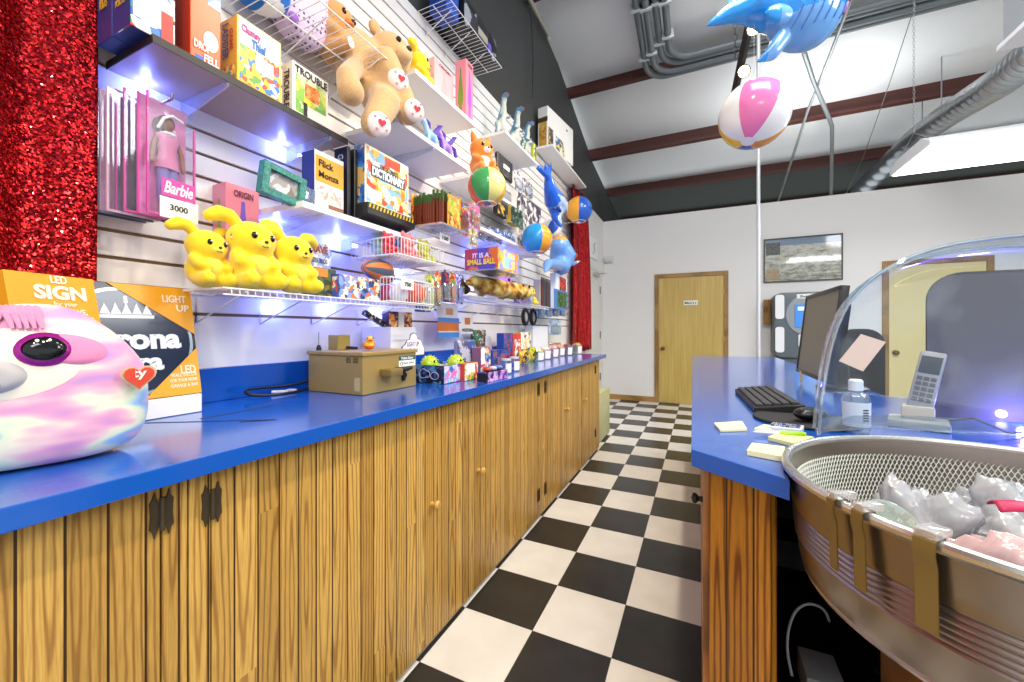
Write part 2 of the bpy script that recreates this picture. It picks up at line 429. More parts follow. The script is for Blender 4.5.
# ------------------------------------------------------------------ left counter: cabinets, worktop, backsplash
CZ = .93; FX = -.895; CE = -.855
def hinge(parent, y, z):
    im = M('#4a3f2e', .5, .4, name='antique_hinge_metal')
    h = MB(); h.cyl((FX+.006, y, z-.03), (FX+.006, y, z+.03), .0045, n=8)
    h = part('hinge', h, im, parent)
    for s in (-1, 1):
        m = MB(); pts = [(.0045, -.022), (.0045, .022), (.008, .030), (.011, .042), (.014, .030), (.018, .024), (.0165, 0), (.018, -.024), (.014, -.030), (.011, -.042), (.008, -.030)]
        m.prism([(FX+.0005, y+s*a, z+b) for a, b in pts], (.004, 0, 0)); part('hinge_leaf', m, im, h, smooth=0)
def knob(parent, y, z, x=FX, sgn=1, mat=None):
    m = MB(); R = Matrix.Translation((x, y, z)) @ Matrix.Rotation(sgn*PI/2, 4, 'Y')
    m.lathe([(0, 0), (.009, 0), (.007, .012), (.015, .02), (.0165, .027), (.012, .034), (0, .036)], n=16, T=R)
    part('knob', m, mat or M('#c99b50', .35, name='turned_wood'), parent)
def cabinet(label, y0, y1, doors, hinges=(), knobs=()):
    t = thing('base_cabinet', label, 'cabinet', (-1.2, (y0+y1)/2, 0), 'plank fronted cabinets under the blue prize counter')
    m = MB(); m.box(WX+.005, FX-.02, y0+.001, y1-.001, .001, CZ-.037); part('body', m, PINE, t, smooth=0)
    m = MB(); m.box(FX-.02, FX-.015, y0+.001, y1-.001, .001, .035); part('toe_strip', m, M('#c2b69c', .6), t, smooth=0)
    objs = []
    for a, b in doors:
        m = MB(); m.box(FX-.0195, FX, a+.002, b-.002, .028, CZ-.038); objs.append(part('door', m, PINE, t, smooth=0))
    for y, z, k in hinges: hinge(objs[k], y, z)
    for y, z, k in knobs: knob(objs[k], y, z)
    return t
cabinet('golden plank cabinet nearest the camera with a black butterfly hinge near its right edge', -1.0, .43, [(-1.0, -.3), (-.3, .387), (.387, .43)], [(.387, .835, 1), (.387, .16, 1)])
cabinet('golden plank cabinet with a wooden knob, second from the near end', .43, 1.5, [(.43, .47), (.47, 1.24), (1.24, 1.5)], [(.47, .82, 1), (.47, .16, 1)], [(1.205, .53, 1)])
cabinet('golden plank cabinet in the middle of the counter, a small knob at its left edge', 1.5, 2.33, [(1.5, 2.28), (2.28, 2.33)], [(2.28, .81, 0), (2.28, .16, 0)], [(1.545, .547, 0)])
cabinet('golden plank cabinet between the middle one and the far dark gap', 2.33, 3.27, [(2.33, 2.40), (2.40, 2.86), (2.86, 3.27)], [(2.40, .81, 0), (2.40, .16, 0)], [(2.82, .593, 1)])
cabinet('golden plank cabinet at the far end of the counter, right of the dark gap', 3.285, 3.92, [(3.285, 3.75), (3.75, 3.92)], [(3.75, .80, 0), (3.75, .2, 0)], [(3.33, .583, 0)])
m = MB(); m.box(WX+.001, CE, -1.1, 4.06, CZ-.036, CZ)
wt = tag(part('counter_worktop', m, BLUE_LAM, smooth=0, bevel=.002), 'long glossy blue laminate worktop along the prize wall', 'worktop')
m = MB(); m.box(-1.235, -1.225, .62, .86, CZ-.0003, CZ+.0004)
for (a, b) in (((-1.32, .52), (-1.03, .70)), ((-1.09, .64), (-1.03, .70))):
    m.tube([(a[0], a[1], CZ+.0002), (b[0], b[1], CZ+.0002)], .0012, 6)
part('seam_mark', m, INK, wt, smooth=0)
m = MB(); m.box(WX+.0005, WX+.019, -1.1, 4.06, CZ+.0005, 1.045)
tag(part('backsplash', m, BLUE_LAM, smooth=0, bevel=.002), 'blue laminate upstand where the prize counter meets the wall', 'backsplash')
m = MB(); m.box(-1.35, -.93, 4.10, 4.62, .002, .52)
t = tag(part('storage_bin', m, M('#b9b78a', .8, bump=.6, bscale=60, var=.25), bevel=.02), 'pale green woven bin on the floor past the end of the blue counter', 'bin')

# ------------------------------------------------------------------ right counter
BC, BR, BZ = (.44, .79), .312, .95                      # candy pan centre, radius, rim height
A_, B_ = Vector((-.015, .885, 0)), Vector((.132, .770, 0))
arc = []
a0 = math.atan2(B_.y-BC[1], B_.x-BC[0]) % (2*PI)
for k in range(25):
    a = a0+(math.radians(15)-a0)*k/24
    arc.append((BC[0]+.309*math.cos(a), BC[1]+.309*math.sin(a)))
outline = [(A_.x, A_.y)]+arc+[(1.35, .875), (1.35, 1.9), (.62, 1.9), (.62, 4.2), (-.06, 4.2)]
t = thing('service_counter', 'blue topped service counter with stained plank end panel on the right', 'counter', (.3, 2.5, 0))
m = MB(); m.prism([(x, y, CZ-.034) for x, y in outline], (0, 0, .034)); part('worktop', m, BLUE_LAM, t, smooth=0, bevel=.0015)
m = MB(); d = (B_-A_).normalized(); nrm = Vector((-d.y, d.x, 0)); nrm = nrm if nrm.y > 0 else -nrm
P = Vector((.018, .905, .001)); Q = P+d*.133
R = Matrix((( d.x, nrm.x, 0, P.x), (d.y, nrm.y, 0, P.y), (0, 0, 1, 0), (0, 0, 0, 1)))
m.box(0, .121, 0, .02, .001, CZ-.036)
o = part('end_panel', m, PINE_DK, t, smooth=0)
o.data.transform(Matrix.Translation(ORG[o.name])); 
o.data.transform(R); o.data.transform(Matrix.Translation(-ORG[o.name]))
m = MB(); m.box(.007, .022, .918, 4.12, .001, CZ-.036); part('aisle_panel', m, wood('stained_pine_side', ('#c98a4a', '#b87434', '#8a5522'), .05, 'Y'), t, smooth=0)
m = MB(); R2 = Matrix.Translation((.007, .97, .80)) @ Matrix.Rotation(-PI/2, 4, 'Y')
m.lathe([(0, 0), (.007, 0), (.005, .008), (.011, .014), (.011, .02), (0, .024)], n=14, T=R2); part('knob', m, M('#2b2620', .4, .6), t)
m = MB(); m.box(.56, .58, 1.25, 4.1, .001, CZ-.036); m.box(.03, .58, 4.08, 4.1, .001, CZ-.036); m.box(.58, 1.3, 1.25, 1.27, .001, CZ-.036); part('back_panel', m, M('#3a2415', .7), t, smooth=0)

# ------------------------------------------------------------------ cotton candy pan with its stand, net, bags and shield
bx, by = BC
ALU = M('#9a9088', .3, 1, name='spun_aluminium', bump=.06, bscale=40)
t = thing('candy_floss_pan', 'large round spun aluminium candy floss pan with brown clips on its rim', 'pan', (bx, by, .775))
def ring(prof, n=96):
    mm = MB(); k = len(prof)
    mm.grid(lambda u, v: (bx+prof[round(v*(k-1))][0]*math.cos(2*PI*u), by+prof[round(v*(k-1))][0]*math.sin(2*PI*u), prof[round(v*(k-1))][1]), n, k-1, cu=True); return mm
wall = [(.0, .778), (.27, .778), (.284, .784), (.288, .80)]
for k in range(7): z = .83+k*.008; wall += [(.2910+k*.0006, z), (.2912+k*.0006, z+.002), (.2945+k*.0006, z+.004), (.2943+k*.0006, z+.0055)]
wall += [(.3, .90), (.304, .938), (.30, .94), (.295, .90), (.285, .80), (.275, .786), (0, .786)]
part('bowl', ring(wall), ALU, t, smooth=50)
m = MB(); m.tube([(bx+.306*math.cos(2*PI*k/96), by+.306*math.sin(2*PI*k/96), .944) for k in range(96)], .0075, 10, closed=True); part('rolled_rim', m, M('#d5d2cd', .25, .9), t)
m = MB(); m.tube([(bx+.277*math.cos(2*PI*k/96), by+.277*math.sin(2*PI*k/96), .779) for k in range(96)], .006, 8, closed=True); part('base_bead', m, M('#b8b3ac', .3, .9), t)
# hexagonal net lining the pan
mb = MB(); cols, rows = 230, 13; rad = .284; dz = .0088
bm = mb.bm; vv = {}
def hv(i, j):
    key = (i % (2*cols), j)
    if key not in vv:
        off = dz*.33 if (i+j) % 2 else -dz*.33
        a = 2*PI*i/(2*cols); z = .80+j*dz+off; rr = rad+(z-.80)*.07
        vv[key] = bm.verts.new((bx+rr*math.cos(a), by+rr*math.sin(a), z))
    return vv[key]
for j in range(rows):
    for i in range(2*cols):
        if (i+j) % 2 == 0: continue
        a = [hv(i, j), hv(i+1, j), hv(i+2, j), hv(i+2, j+1), hv(i+1, j+1), hv(i, j+1)]
        try: bm.faces.new(a)
        except ValueError: pass
me = bpy.data.meshes.new('net'); bm.to_mesh(me); bm.free()
o = bpy.data.objects.new('net', me); COL.objects.link(o); wf = o.modifiers.new('w', 'WIREFRAME'); wf.thickness = .0020; wf.use_even_offset = False
dg = bpy.context.evaluated_depsgraph_get(); dg.update(); m2 = bpy.data.meshes.new_from_object(o.evaluated_get(dg)); bpy.data.objects.remove(o); m2.name = 'net_liner'
finish(m2, 'net_liner', M('#dfe6e0', .4), t)
CLIP = M('#7d6430', .4, name='amber_plastic'); CLIPC = clear('#ffffff', .2, .35, body='#e8e8ea', name='clear_clip')
for (u, v, lng, wd) in ((825, 499, .072, .0105), (852, 512, .075, .0125), (925, 539, .078, .0165)):
    p = onZ(u, v, .95); a = math.atan2(p.y-by, p.x-bx)
    T = Matrix.Translation((bx, by, 0)) @ Matrix.Rotation(a, 4, 'Z')
    m = MB(); k = 14
    outp = [(.296, .945), (.3, .953), (.308, .956), (.316, .95), (.317, .935)]+[(.313-.0002*q, .93-lng*q/10) for q in range(1, 11)]
    m.grid(lambda uu, vv_: (outp[round(uu*k)][0]+.002, (vv_-.5)*wd*1.15, outp[round(uu*k)][1]), k, 2, T=T)
    m.grid(lambda uu, vv_: (outp[round(uu*k)][0]+.0005, (vv_-.5)*wd*1.15, outp[round(uu*k)][1]), k, 2, T=T)
    c = part('clip', m, CLIP, t)
    m = MB(); m.box(.286, .318, -wd*.6, wd*.6, .951, .9605, T=T); part('clip_cap', m, CLIPC, c, bevel=.003)
m = MB(); m.box(.30, .62, .66, .95, .009, .772); tag(part('pan_stand', m, wood('plain_pine', ('#b98a58', '#b08050', '#a07444'), 1.4, 'X', groove=False), smooth=0, bevel=.004), 'brown wooden box stand under the aluminium candy pan', 'stand')
PLA = clear('#eef0f4', .10, .5, name='thin_bag_plastic', rough=.18, body='#d6dae0')
PLP = clear('#f0dfe2', .08, .75, name='pink_bag_plastic', rough=.2, body='#e0bfc2')
def bag(name, label, c, r, mat, seed, amp=.4, cat='bag', n=56):
    random.seed(seed); off = Vector((seed*3.1, seed*1.7, 0))
    mm = MB()
    def f(u, v):
        dv = Vector((math.sin(PI*v)*math.cos(2*PI*u), math.sin(PI*v)*math.sin(2*PI*u), -math.cos(PI*v)))
        q = dv*1.7+off; k = 1+amp*(noise.noise(q)+.55*abs(noise.noise(q*2.3))+.3*abs(noise.noise(q*5.1)) - .25)
        return (c[0]+dv.x*r[0]*k, c[1]+dv.y*r[1]*k, max(.789, c[2]+dv.z*r[2]*k))
    mm.grid(f, n, n//2, cu=True)
    return tag(part(name, mm, mat, smooth=80), label, cat)
bag('plastic_bag', 'crumpled clear plastic bag in the pan, nearest its mesh side', (.30, .815, .855), (.055, .055, .07), PLA, 3, .7)
bag('plastic_bag', 'clear plastic bag with a rounded top lying deepest inside the pan', (.43, .865, .865), (.085, .075, .075), PLA, 8, .6)
bag('plastic_bag', 'pale pink plastic bag nearest the front rim of the pan', (.345, .655, .858), (.09, .05, .066), PLP, 5, .5)
bag('plastic_bag', 'wrinkled pinkish bag at the right side of the pan', (.53, .69, .865), (.09, .085, .075), PLP, 11, .45)
m = MB(); m.grid(lambda u, v: (.335+.12*u, .712+.03*u+.028*(v-.5), .948+.008*math.sin(PI*v)-.008*u+.004*math.sin(7*u)), 16, 6)
o = part('ribbon', m, M('#b3124e', .5), smooth=60); s_ = o.modifiers.new('s', 'SOLIDIFY'); s_.thickness = .002
tag(o, 'dark magenta strip lying on the bags in the candy pan', 'ribbon')
m = MB(); R = Matrix.Translation((.225, .685, .918)) @ Matrix.Rotation(.5, 4, 'Z') @ Matrix.Rotation(.5, 4, 'X') @ Matrix.Scale(.8, 4)
m.lathe([(.02, 0), (.024, .004), (.03, .03), (.032, .032), (.029, .03), (.021, .005), (0, .004)], (0, 0, -.015), 20, T=R)
tag(part('plastic_cup', m, clear('#e8f4ee', .15, .3, body='#dfe9e3', name='clear_cup'), smooth=60), 'small clear plastic cup inside the pan below the two narrow clips', 'cup')

half = [(.22, .957), (.225, 1.03), (.235, 1.11), (.247, 1.17), (.267, 1.225), (.30, 1.27), (.345, 1.303), (.40, 1.325), (.454, 1.333), (.51, 1.336)]
archp = half+[(1.02-x, z) for x, z in half[-2::-1]]
for _ in range(2):
    q_ = [archp[0]]
    for (a, b), (c_, d_) in zip(archp, archp[1:]): q_ += [(a*.75+c_*.25, b*.75+d_*.25), (a*.25+c_*.75, b*.25+d_*.75)]
    archp = q_+[archp[-1]]
def arch(sx, sz): return [(.51+(x-.51)*sx, .957+(z-.957)*sz) for x, z in archp]
t = thing('candy_shield', 'clear arched plastic shield standing behind the candy pan', 'shield', (.51, 1.05, .957))
secs = [(1.0, 1, 1), (1.05, .985, .99), (1.10, .95, .965), (1.125, .90, .93), (1.135, .82, .87)]
m = MB(); na = len(archp)-1
m.grid(lambda u, v: ((lambda s: (arch(s[1], s[2])[round(u*na)][0], s[0], arch(s[1], s[2])[round(u*na)][1]))(secs[round(v*4)])), na, 4)
m.add([(x, 1.135, z) for x, z in arch(.82, .87)], [tuple(range(na+1))])
part('hood', m, clear('#eaf3f9', .05, .13, name='hood_acrylic', rough=.03, body='#cfe2f2', tex=7), t, smooth=70)
for (yy_, sx, sz) in ((1.0, 1, 1), (1.07, .975, .982)):
    m = MB(); m.tube([(x, yy_, z) for x, z in arch(sx, sz)], .0032, 10); part('lip', m, clear('#dcebf2', .3, .2, name='acrylic_edge', body='#cfe0ea'), t)
m = MB(); pts = [(.215, .985), (.235, 1.03), (.30, 1.085), (.40, 1.135), (.51, 1.15), (.62, 1.135), (.72, 1.085), (.785, 1.03), (.805, .985)]
m.grid(lambda u, v: (pts[round(u*8)][0], pts[round(u*8)][1], .958+.03*v), 8, 1)
o = part('base_band', m, clear('#d4e2ee', .2, .15, name='band_acrylic', body='#c9d9e8'), t, smooth=60)
def rrect(x0, x1, z0, z1, r, n=8):
    p = [(x0, z0), (x1, z0)]
    p += [(x1-r+r*math.cos(a), z1-r+r*math.sin(a)) for a in [PI/2*k/n for k in range(n+1)]]
    p += [(x0+r-r*math.sin(a), z1-r+r*math.cos(a)) for a in [PI/2*k/n for k in range(n+1)]]
    return p
pA = onY(927, 430, 1.5); pB = onY(960, 272, 1.5)  # dark sheet stands in for the room's reflection in the shield
m = MB(); m.prism([(x, 1.5, z) for x, z in rrect(pA.x, 1.3, CZ+.001, pB.z, .075)], (0, .008, 0))
tag(part('reflection_sheet', m, clear('#3c3a44', .10, .80, name='reflection_tint', rough=.10, body='#544d55'), smooth=0), 'dark rounded sheet standing behind the clear shield, added for the dark reflection in it', 'screen')
point('led_light', (.74, 1.46, .945), 2.4, (.20, .14, 1), .010)

# ------------------------------------------------------------------ things on the right counter
t = thing('monitor', 'black flat computer monitor standing on the blue counter, screen towards the aisle', 'monitor', (.52, 2.06, CZ))
tl = math.atan2(.04, .36); R = Matrix.Translation((.42, 2.06, .975)) @ Matrix.Rotation(tl, 4, 'Y')
m = MB(); m.box(.004, .028, -.26, .26, 0, .362, T=R); m.box(0, .006, -.26, .26, 0, .016, T=R); m.box(0, .006, -.26, .26, .346, .362, T=R); m.box(0, .006, -.26, -.245, .016, .346, T=R); m.box(0, .006, .245, .26, .016, .346, T=R)
m.box(.028, .055, -.2, .2, .06, .30, T=R)
part('bezel', m, M('#151417', .35), t, bevel=.002)
m = MB(); m.box(.0035, .0042, -.245, .245, .016, .346, T=R); part('screen', m, M('#6b6a5c', .3, name='dark_screen'), t, smooth=0)
m = MB(); m.tube([(.53, 2.06, CZ+.015), (.53, 2.06, 1.02), (.50, 2.06, 1.11)], [.03, .025, .025], 12); part('neck', m, M('#1a1a1d', .4), t)
m = MB(); m.lathe([(0, 0), (.085, 0), (.085, .008), (.07, .014), (0, .016)], (.53, 2.06, CZ+.001), 32); part('foot', m, M('#1a1a1d', .35), t)
m = MB(); R = Matrix.Translation((.417, 2.2, .975)) @ Matrix.Rotation(.35, 4, 'X'); m.box(-.001, 0, -.05, .02, -.035, .01, T=R)
part('note_tab', m, M('#e6dca0', .7), t, smooth=0)
cx_, cy_ = .81, 2.62
t = thing('office_chair', 'black office chair with a rounded back, behind the service counter', 'chair', (cx_, cy_, 0))
FAB = M('#232429', .8)
m = MB(); m.prism([(cx_-.14+x, cy_+.05, z) for x, z in rrect(0, .20, .66, 1.18, .08)], (0, .05, 0)); part('backrest', m, FAB, t, bevel=.015)
m = MB(); m.box(cx_-.22, cx_+.22, cy_-.4, cy_+.02, .45, .52); part('seat', m, FAB, t, bevel=.025)
m = MB(); m.tube([(cx_, cy_-.18, .45), (cx_, cy_-.18, .1)], .025, 12); m.tube([(cx_, cy_-.1, .45), (cx_, cy_+.09, .5), (cx_, cy_+.1, .8)], .018, 8); part('column', m, BLACK, t)
for k in range(5):
    a = 2*PI*k/5; m = MB(); m.tube([(cx_, cy_-.18, .1), (cx_+.26*math.cos(a), cy_-.18+.26*math.sin(a), .07)], [.02, .014], 8); lg = part('leg', m, BLACK, t)
    m = MB(); m.ell((cx_+.26*math.cos(a), cy_-.18+.26*math.sin(a), .03), (.03, .022, .029), 10, 8); part('caster', m, BLACK, lg)
# keyboard
k1, k2 = onZ(735, 389, .944), onZ(754, 408, .944)
ax = (k2-k1); L = ax.length; ax.normalize(); wx = Vector((-ax.y, ax.x, 0))
R = Matrix(((ax.x, wx.x, 0, k1.x), (ax.y, wx.y, 0, k1.y), (0, 0, 1, CZ+.001), (0, 0, 0, 1)))
t = thing('keyboard', 'black computer keyboard lying on the blue counter before the monitor', 'keyboard', (k1.x+.08, (k1.y+k2.y)/2, CZ))
m = MB(); m.prism([(0, 0, 0), (0, .125, 0), (0, .125, .030), (0, 0, .014)], (L, 0, 0), T=R); part('case', m, M('#17171a', .45), t, smooth=0, bevel=.002)
for r_ in range(5):
    for c_ in range(15):
        if r_ == 4 and 3 < c_ < 9: continue
        m = MB(); x = .012+c_*(L-.024)/15; y = .008+r_*.022; zz = .0155+.016*((y+.01)/.125)
        m.box(x, x+(L-.024)/15*.86, y, y+.0185, zz-.002, zz+.005, T=R); part('key', m, M('#3b3a3d', .55), t, smooth=0)
m = MB(); m.box(.012+4*(L-.024)/15, .012+9*(L-.024)/15-.004, .096, .1145, .027, .034, T=R); part('space_bar', m, M('#3b3a3d', .55), t, smooth=0)
p = onZ(798, 419, CZ); m = MB(); m.lathe([(0, 0), (.115, 0), (.118, .003), (.115, .006), (0, .006)], (p.x+.01, p.y-.02, CZ+.001), 40)
tag(part('mouse_pad', m, M('#1c1b1e', .8), smooth=40), 'round black mouse pad beside the keyboard', 'mouse pad')
pm = onZ(810, 416, CZ+.02)
t = thing('computer_mouse', 'black computer mouse resting on the round pad', 'mouse', (pm.x, pm.y, CZ+.007))
blob('mouse_body', [('e', (pm.x, pm.y, CZ+.026), (.045, .03, .017), (0, 0, .7))], M('#121214', .25), t, .004, 2, T=None)
m = MB(); m.cyl((pm.x-.024, pm.y-.024, CZ+.037), (pm.x-.018, pm.y-.028, CZ+.037), .006, n=12); part('wheel', m, M('#3a3a3d', .5), t)
# notes, pens, calculator
def pad_(name, label, px, z, h, mat, group=None, cat='note'):
    P4 = [onZ(u, v, z) for u, v in px]; mm = MB(); mm.prism([(p.x, p.y, CZ+.001) for p in P4], (0, 0, h))
    return tag(part(name, mm, mat, smooth=0), label, cat, group)
YEL = M('#efe9b4', .7); YEL2 = M('#e8e3a0', .7)
pad_('sticky_note_pad', 'pale yellow sticky note pad alone on the blue counter, farthest from the pan', [(714, 424), (720, 430.5), (747, 430), (742, 422)], CZ+.004, .006, YEL, 'yellow sticky notes on the service counter')
pad_('sticky_note_pad', 'pale yellow sticky note pad nearest the counter edge, left of the pan rim', [(747, 451.5), (752, 444), (785, 448), (782, 458)], CZ+.008, .010, YEL, 'yellow sticky notes on the service counter')
pad_('sticky_note_pad', 'pale yellow sticky note pad touching the pan rim under the green pen', [(768, 438), (778, 434), (814, 438), (795, 445)], CZ+.006, .008, YEL2, 'yellow sticky notes on the service counter')
pad_('sticky_note_pad', 'pale yellow sticky note under the tip of the white and green pen', [(754, 429), (764, 425), (778, 427), (770, 431)], CZ+.003, .004, YEL, 'yellow sticky notes on the service counter')
def pen(label, a, b, c1, c2, group='pens on the service counter'):
    A, B = Vector(a), Vector(b); d = (B-A)
    tt = thing('pen', label, 'pen', tuple(A), group)
    mm = MB(); mm.tube([A, A+d*.08, A+d*.5], [.001, .004, .0045], 10); part('barrel', mm, c1, tt)
    mm = MB(); mm.tube([A+d*.5, A+d*.6, A+d*.95, B], [.005, .0065, .0065, .004], 10); part('grip', mm, c2, tt)
a = onZ(753, 432, CZ+.008); b = onZ(806, 434.5, CZ+.012)
pen('white pen with a bright green grip lying by the calculator', (a.x, a.y, CZ+.009), (b.x, b.y, CZ+.012), M('#eceff0', .3), M('#9acb1e', .3))
t = thing('calculator', 'small white pocket calculator with coloured keys by the pen', 'calculator', tuple(onZ(785, 426, CZ)))
P4 = [onZ(u, v, CZ+.01) for u, v in ((768, 427), (773, 422.5), (804, 426), (802, 430.5))]
m = MB(); m.prism([(p.x, p.y, CZ+.001) for p in P4], (0, 0, .010)); part('case', m, M('#e3e5ea', .4), t, smooth=0)
for r_ in range(2):
    for c_ in range(6):
        q = P4[0].lerp(P4[3], (c_+.6)/6.6).lerp(P4[1].lerp(P4[2], (c_+.6)/6.6), .3+.38*r_)
        m = MB(); m.box(q.x-.004, q.x+.004, q.y-.004, q.y+.004, CZ+.0112, CZ+.014); part('key', m, M(('#39406a', '#8a8f9c', '#5a6fb0')[(r_+c_) % 3], .5), t, smooth=0)
# sanitiser bottle
bp_ = Vector((.335, 1.2, CZ+.001)); t = thing('sanitizer_bottle', 'clear bottle with a white cap and white label in front of the shield', 'bottle', tuple(bp_))
m = MB(); m.lathe([(0, 0), (.024, 0), (.027, .004), (.027, .075), (.024, .086), (.012, .094), (.012, .1)], tuple(bp_), 24); part('bottle_body', m, clear('#e6f2f6', .15, .18, name='bottle_plastic', body='#dfe9ee'), t)
m = MB(); m.lathe([(0, .098), (.014, .098), (.014, .12), (.011, .124), (0, .124)], tuple(bp_), 20); part('cap', m, M('#f3f3f3', .4), t)
m = MB(); m.grid(lambda u, v: (bp_.x+.0275*math.cos(-2.9+2.8*u), bp_.y+.0275*math.sin(-2.9+2.8*u), bp_.z+.016+.056*v), 16, 1); lb = part('bottle_label', m, M('#f4f3ef', .5), t)
m = MB()
for k in range(5): m.box(-.006, .006, -.0281, -.0278, .03+k*.006, .033+k*.006, T=Matrix.Translation(bp_) @ Matrix.Rotation(.42, 4, 'Z'))
part('bar_code', m, INK, lb, smooth=0)
# pink note stuck on the shield
P4 = [onY(u, v, .993) for u, v in ((839, 361), (863, 371.5), (886, 342), (861, 334))]
m = MB(); m.prism([tuple(p) for p in P4], (0, .001, 0)); tag(part('paper_note', m, M('#cfbfba', .7), smooth=0), 'pale pink paper note stuck askew on the clear shield', 'note')
# cordless phone
pb = onZ(926, 418, CZ+.01); pb = Vector((.495, 1.335, CZ+.001))
t = thing('cordless_phone', 'grey cordless phone standing in its cradle behind the shield', 'phone', tuple(pb))
R = Matrix.Translation(pb) @ Matrix.Rotation(-.35, 4, 'Z')
m = MB(); m.prism([(-.055, -.05, 0), (.055, -.05, 0), (.055, .05, 0), (-.055, .05, 0)], (0, 0, .018), T=R); m.box(-.03, .03, -.01, .045, .018, .05, T=R); part('cradle', m, M('#c8bfae', .4), t, bevel=.006)
R3 = R @ Matrix.Translation((0, .006, .03)) @ Matrix.Rotation(-.35, 4, 'X') @ Matrix.Rotation(.18, 4, 'Y')
m = MB(); m.box(-.024, .024, -.012, .012, 0, .165, T=R3); h = part('handset', m, M('#9a9aa2', .35), t, bevel=.006)
m = MB(); m.box(-.019, .019, -.0135, -.0125, .105, .15, T=R3); part('display', m, M('#3a4450', .2), h, smooth=0)
for r_ in range(5):
    for c_ in range(3):
        m = MB(); m.box(-.018+c_*.0125, -.008+c_*.0125, -.0138, -.0125, .03+r_*.014, .039+r_*.014, T=R3); part('key', m, M('#55565e', .5), h, smooth=0)
m = MB(); m.tube([(pb.x+.05, pb.y+.03, CZ+.012), (pb.x+.10, pb.y-.0, CZ+.03), (pb.x+.14, pb.y-.04, CZ+.008), (pb.x+.2, pb.y+.02, CZ+.004)], .0025, 6); part('cable', m, BLACK, t)
# floor clutter in the knee space
m = MB(); PPc = [onY(u, v, 1.42) for u, v in ((792, 676), (788, 655), (791, 636), (799, 622), (812, 618), (826, 624), (836, 634), (842, 650))]
for _ in range(2):
    q_ = [PPc[0]]
    for a, b in zip(PPc, PPc[1:]): q_ += [a*.75+b*.25, a*.25+b*.75]
    PPc = q_+[PPc[-1]]
m.tube([p+Vector((0, .004*k, 0)) for k, p in enumerate(PPc)], .004, 8)
tag(part('cord', m, M('#d9d9d9', .5), smooth=60), 'thin white cord looped in the dark under the pan', 'cord')
m = MB(); m.box(.30, .40, 1.50, 1.64, .011, .10); tag(part('power_adapter', m, M('#e0dedb', .5), bevel=.006), 'white power adapter box on the floor under the pan', 'adapter')
m = MB(); m.box(.13, 1.25, .35, 2.2, .001, .008); tag(part('shade_mat', m, M('#17161a', .9), smooth=0, bevel=.002), 'black mat added for the dark shade on the floor under the candy pan', 'mat')  # added black sheet that puts the shade under the pan into colour
m = MB(); m.tube([(.50+.06*math.cos(a), 1.42+.05*math.sin(a), .02+.012*k_) for k_, a in enumerate([PI*2*q/12 for q in range(30)])], .008, 8)
tag(part('cable_coil', m, BLACK, smooth=60), 'black cable coil in the dark under the service counter', 'cable')

# ------------------------------------------------------------------ overhead things
def chain(mb, a, b, n, r=.004):
    A, B = Vector(a), Vector(b)
    for k in range(n):
        p = A.lerp(B, (k+.5)/n); h = (B-A).length/n*.68
        q = [(0, 0)]
        pts = []
        for i in range(10):
            t_ = 2*PI*i/10; x = .45*h*math.cos(t_); z = h*.8*math.sin(t_)
            pts.append(p+(Vector((x, 0, z)) if k % 2 else Vector((0, x, z))))
        mb.tube(pts, r*.55, 5, closed=True)
GALV = M('#8e9394', .4, .6, name='galvanised_steel')
t = thing('fluorescent_fixture', 'long glowing ceiling light hanging on a chain above the service counter', 'ceiling light', (2.2, 4.37, 2.56))
m = MB(); m.prism([(1.56, y, z) for y, z in ((4.03, 2.565), (4.03, 2.60), (4.15, 2.66), (4.60, 2.66), (4.72, 2.60), (4.72, 2.565))], (1.3, 0, 0)); part('housing', m, M('#f2f2f2', .4), t, smooth=0)
m = MB(); m.box(1.575, 2.85, 4.05, 4.70, 2.555, 2.566); part('diffuser', m, emit('#ffffff', 3.2, 'lit_diffuser'), t, smooth=0)
m = MB(); chain(m, (1.60, 4.38, 2.80), (1.60, 4.38, ceil_z(4.38)-.08), 60, .0028); m.tube([(1.58, 4.1, 2.64), (1.60, 4.38, 2.80), (1.58, 4.66, 2.64)], .003, 6); part('chain', m, GALV, t)
m = MB(); pts = [atD(1045, 46, 2.75), atD(1000, 82, 3.2), atD(955, 110, 3.9), atD(915, 138, 4.8), atD(860, 191, 6.1)]
PP = []; 
for k in range(90):
    q = k/89*4; i = min(3, int(q)); PP.append(pts[i].lerp(pts[i+1], q-i))
for _ in range(6): PP = [PP[0]]+[(PP[i-1]+PP[i]*2+PP[i+1])/4 for i in range(1, 89)]+[PP[-1]]
m.tube(PP, [.118+.012*((k*7) % 3-1)+.008*math.sin(k*2.1) for k in range(90)], 18)
foil = NT('duct_foil'); foil.b.inputs['Base Color'].default_value = lin('#b4b8bb'); foil.b.inputs['Metallic'].default_value = .9; foil.b.inputs['Roughness'].default_value = .3
tc = foil.n('TexCoord'); nz = foil.n('TexNoise', in_Scale=22., in_Detail=5.); foil.l(tc, nz, 3, 0); bp = foil.n('Bump', in_Strength=1., in_Distance=.05); foil.l(nz, bp, 0, 2); foil.t.links.new(bp.outputs[0], foil.b.inputs['Normal'])
du = tag(part('air_duct', m, foil.m, smooth=50), 'silver foil flexible air duct running up under the roof', 'duct')
m = MB()
for (k, q) in ((51, .35), (62, .25)):
    p = PP[k]; m.tube([p+Vector((0, 0, .125)), (p.x, p.y, ceil_z(p.y)-.05)], .006, 6)
part('hanger_rod', m, GALV, du)
t = thing('air_register_box', 'grey metal air register box below the roof at the top right corner', 'vent', (2.0, 3.2, 2.87))
m = MB(); m.box(1.66, 2.4, 2.9, 3.44, 2.9, 3.4); part('box', m, M('#a9adb0', .45, .3), t, smooth=0, bevel=.004)
m = MB(); m.box(1.64, 2.42, 2.88, 3.46, 2.87, 2.9); part('flange', m, M('#eeeeee', .5), t, smooth=0, bevel=.003)
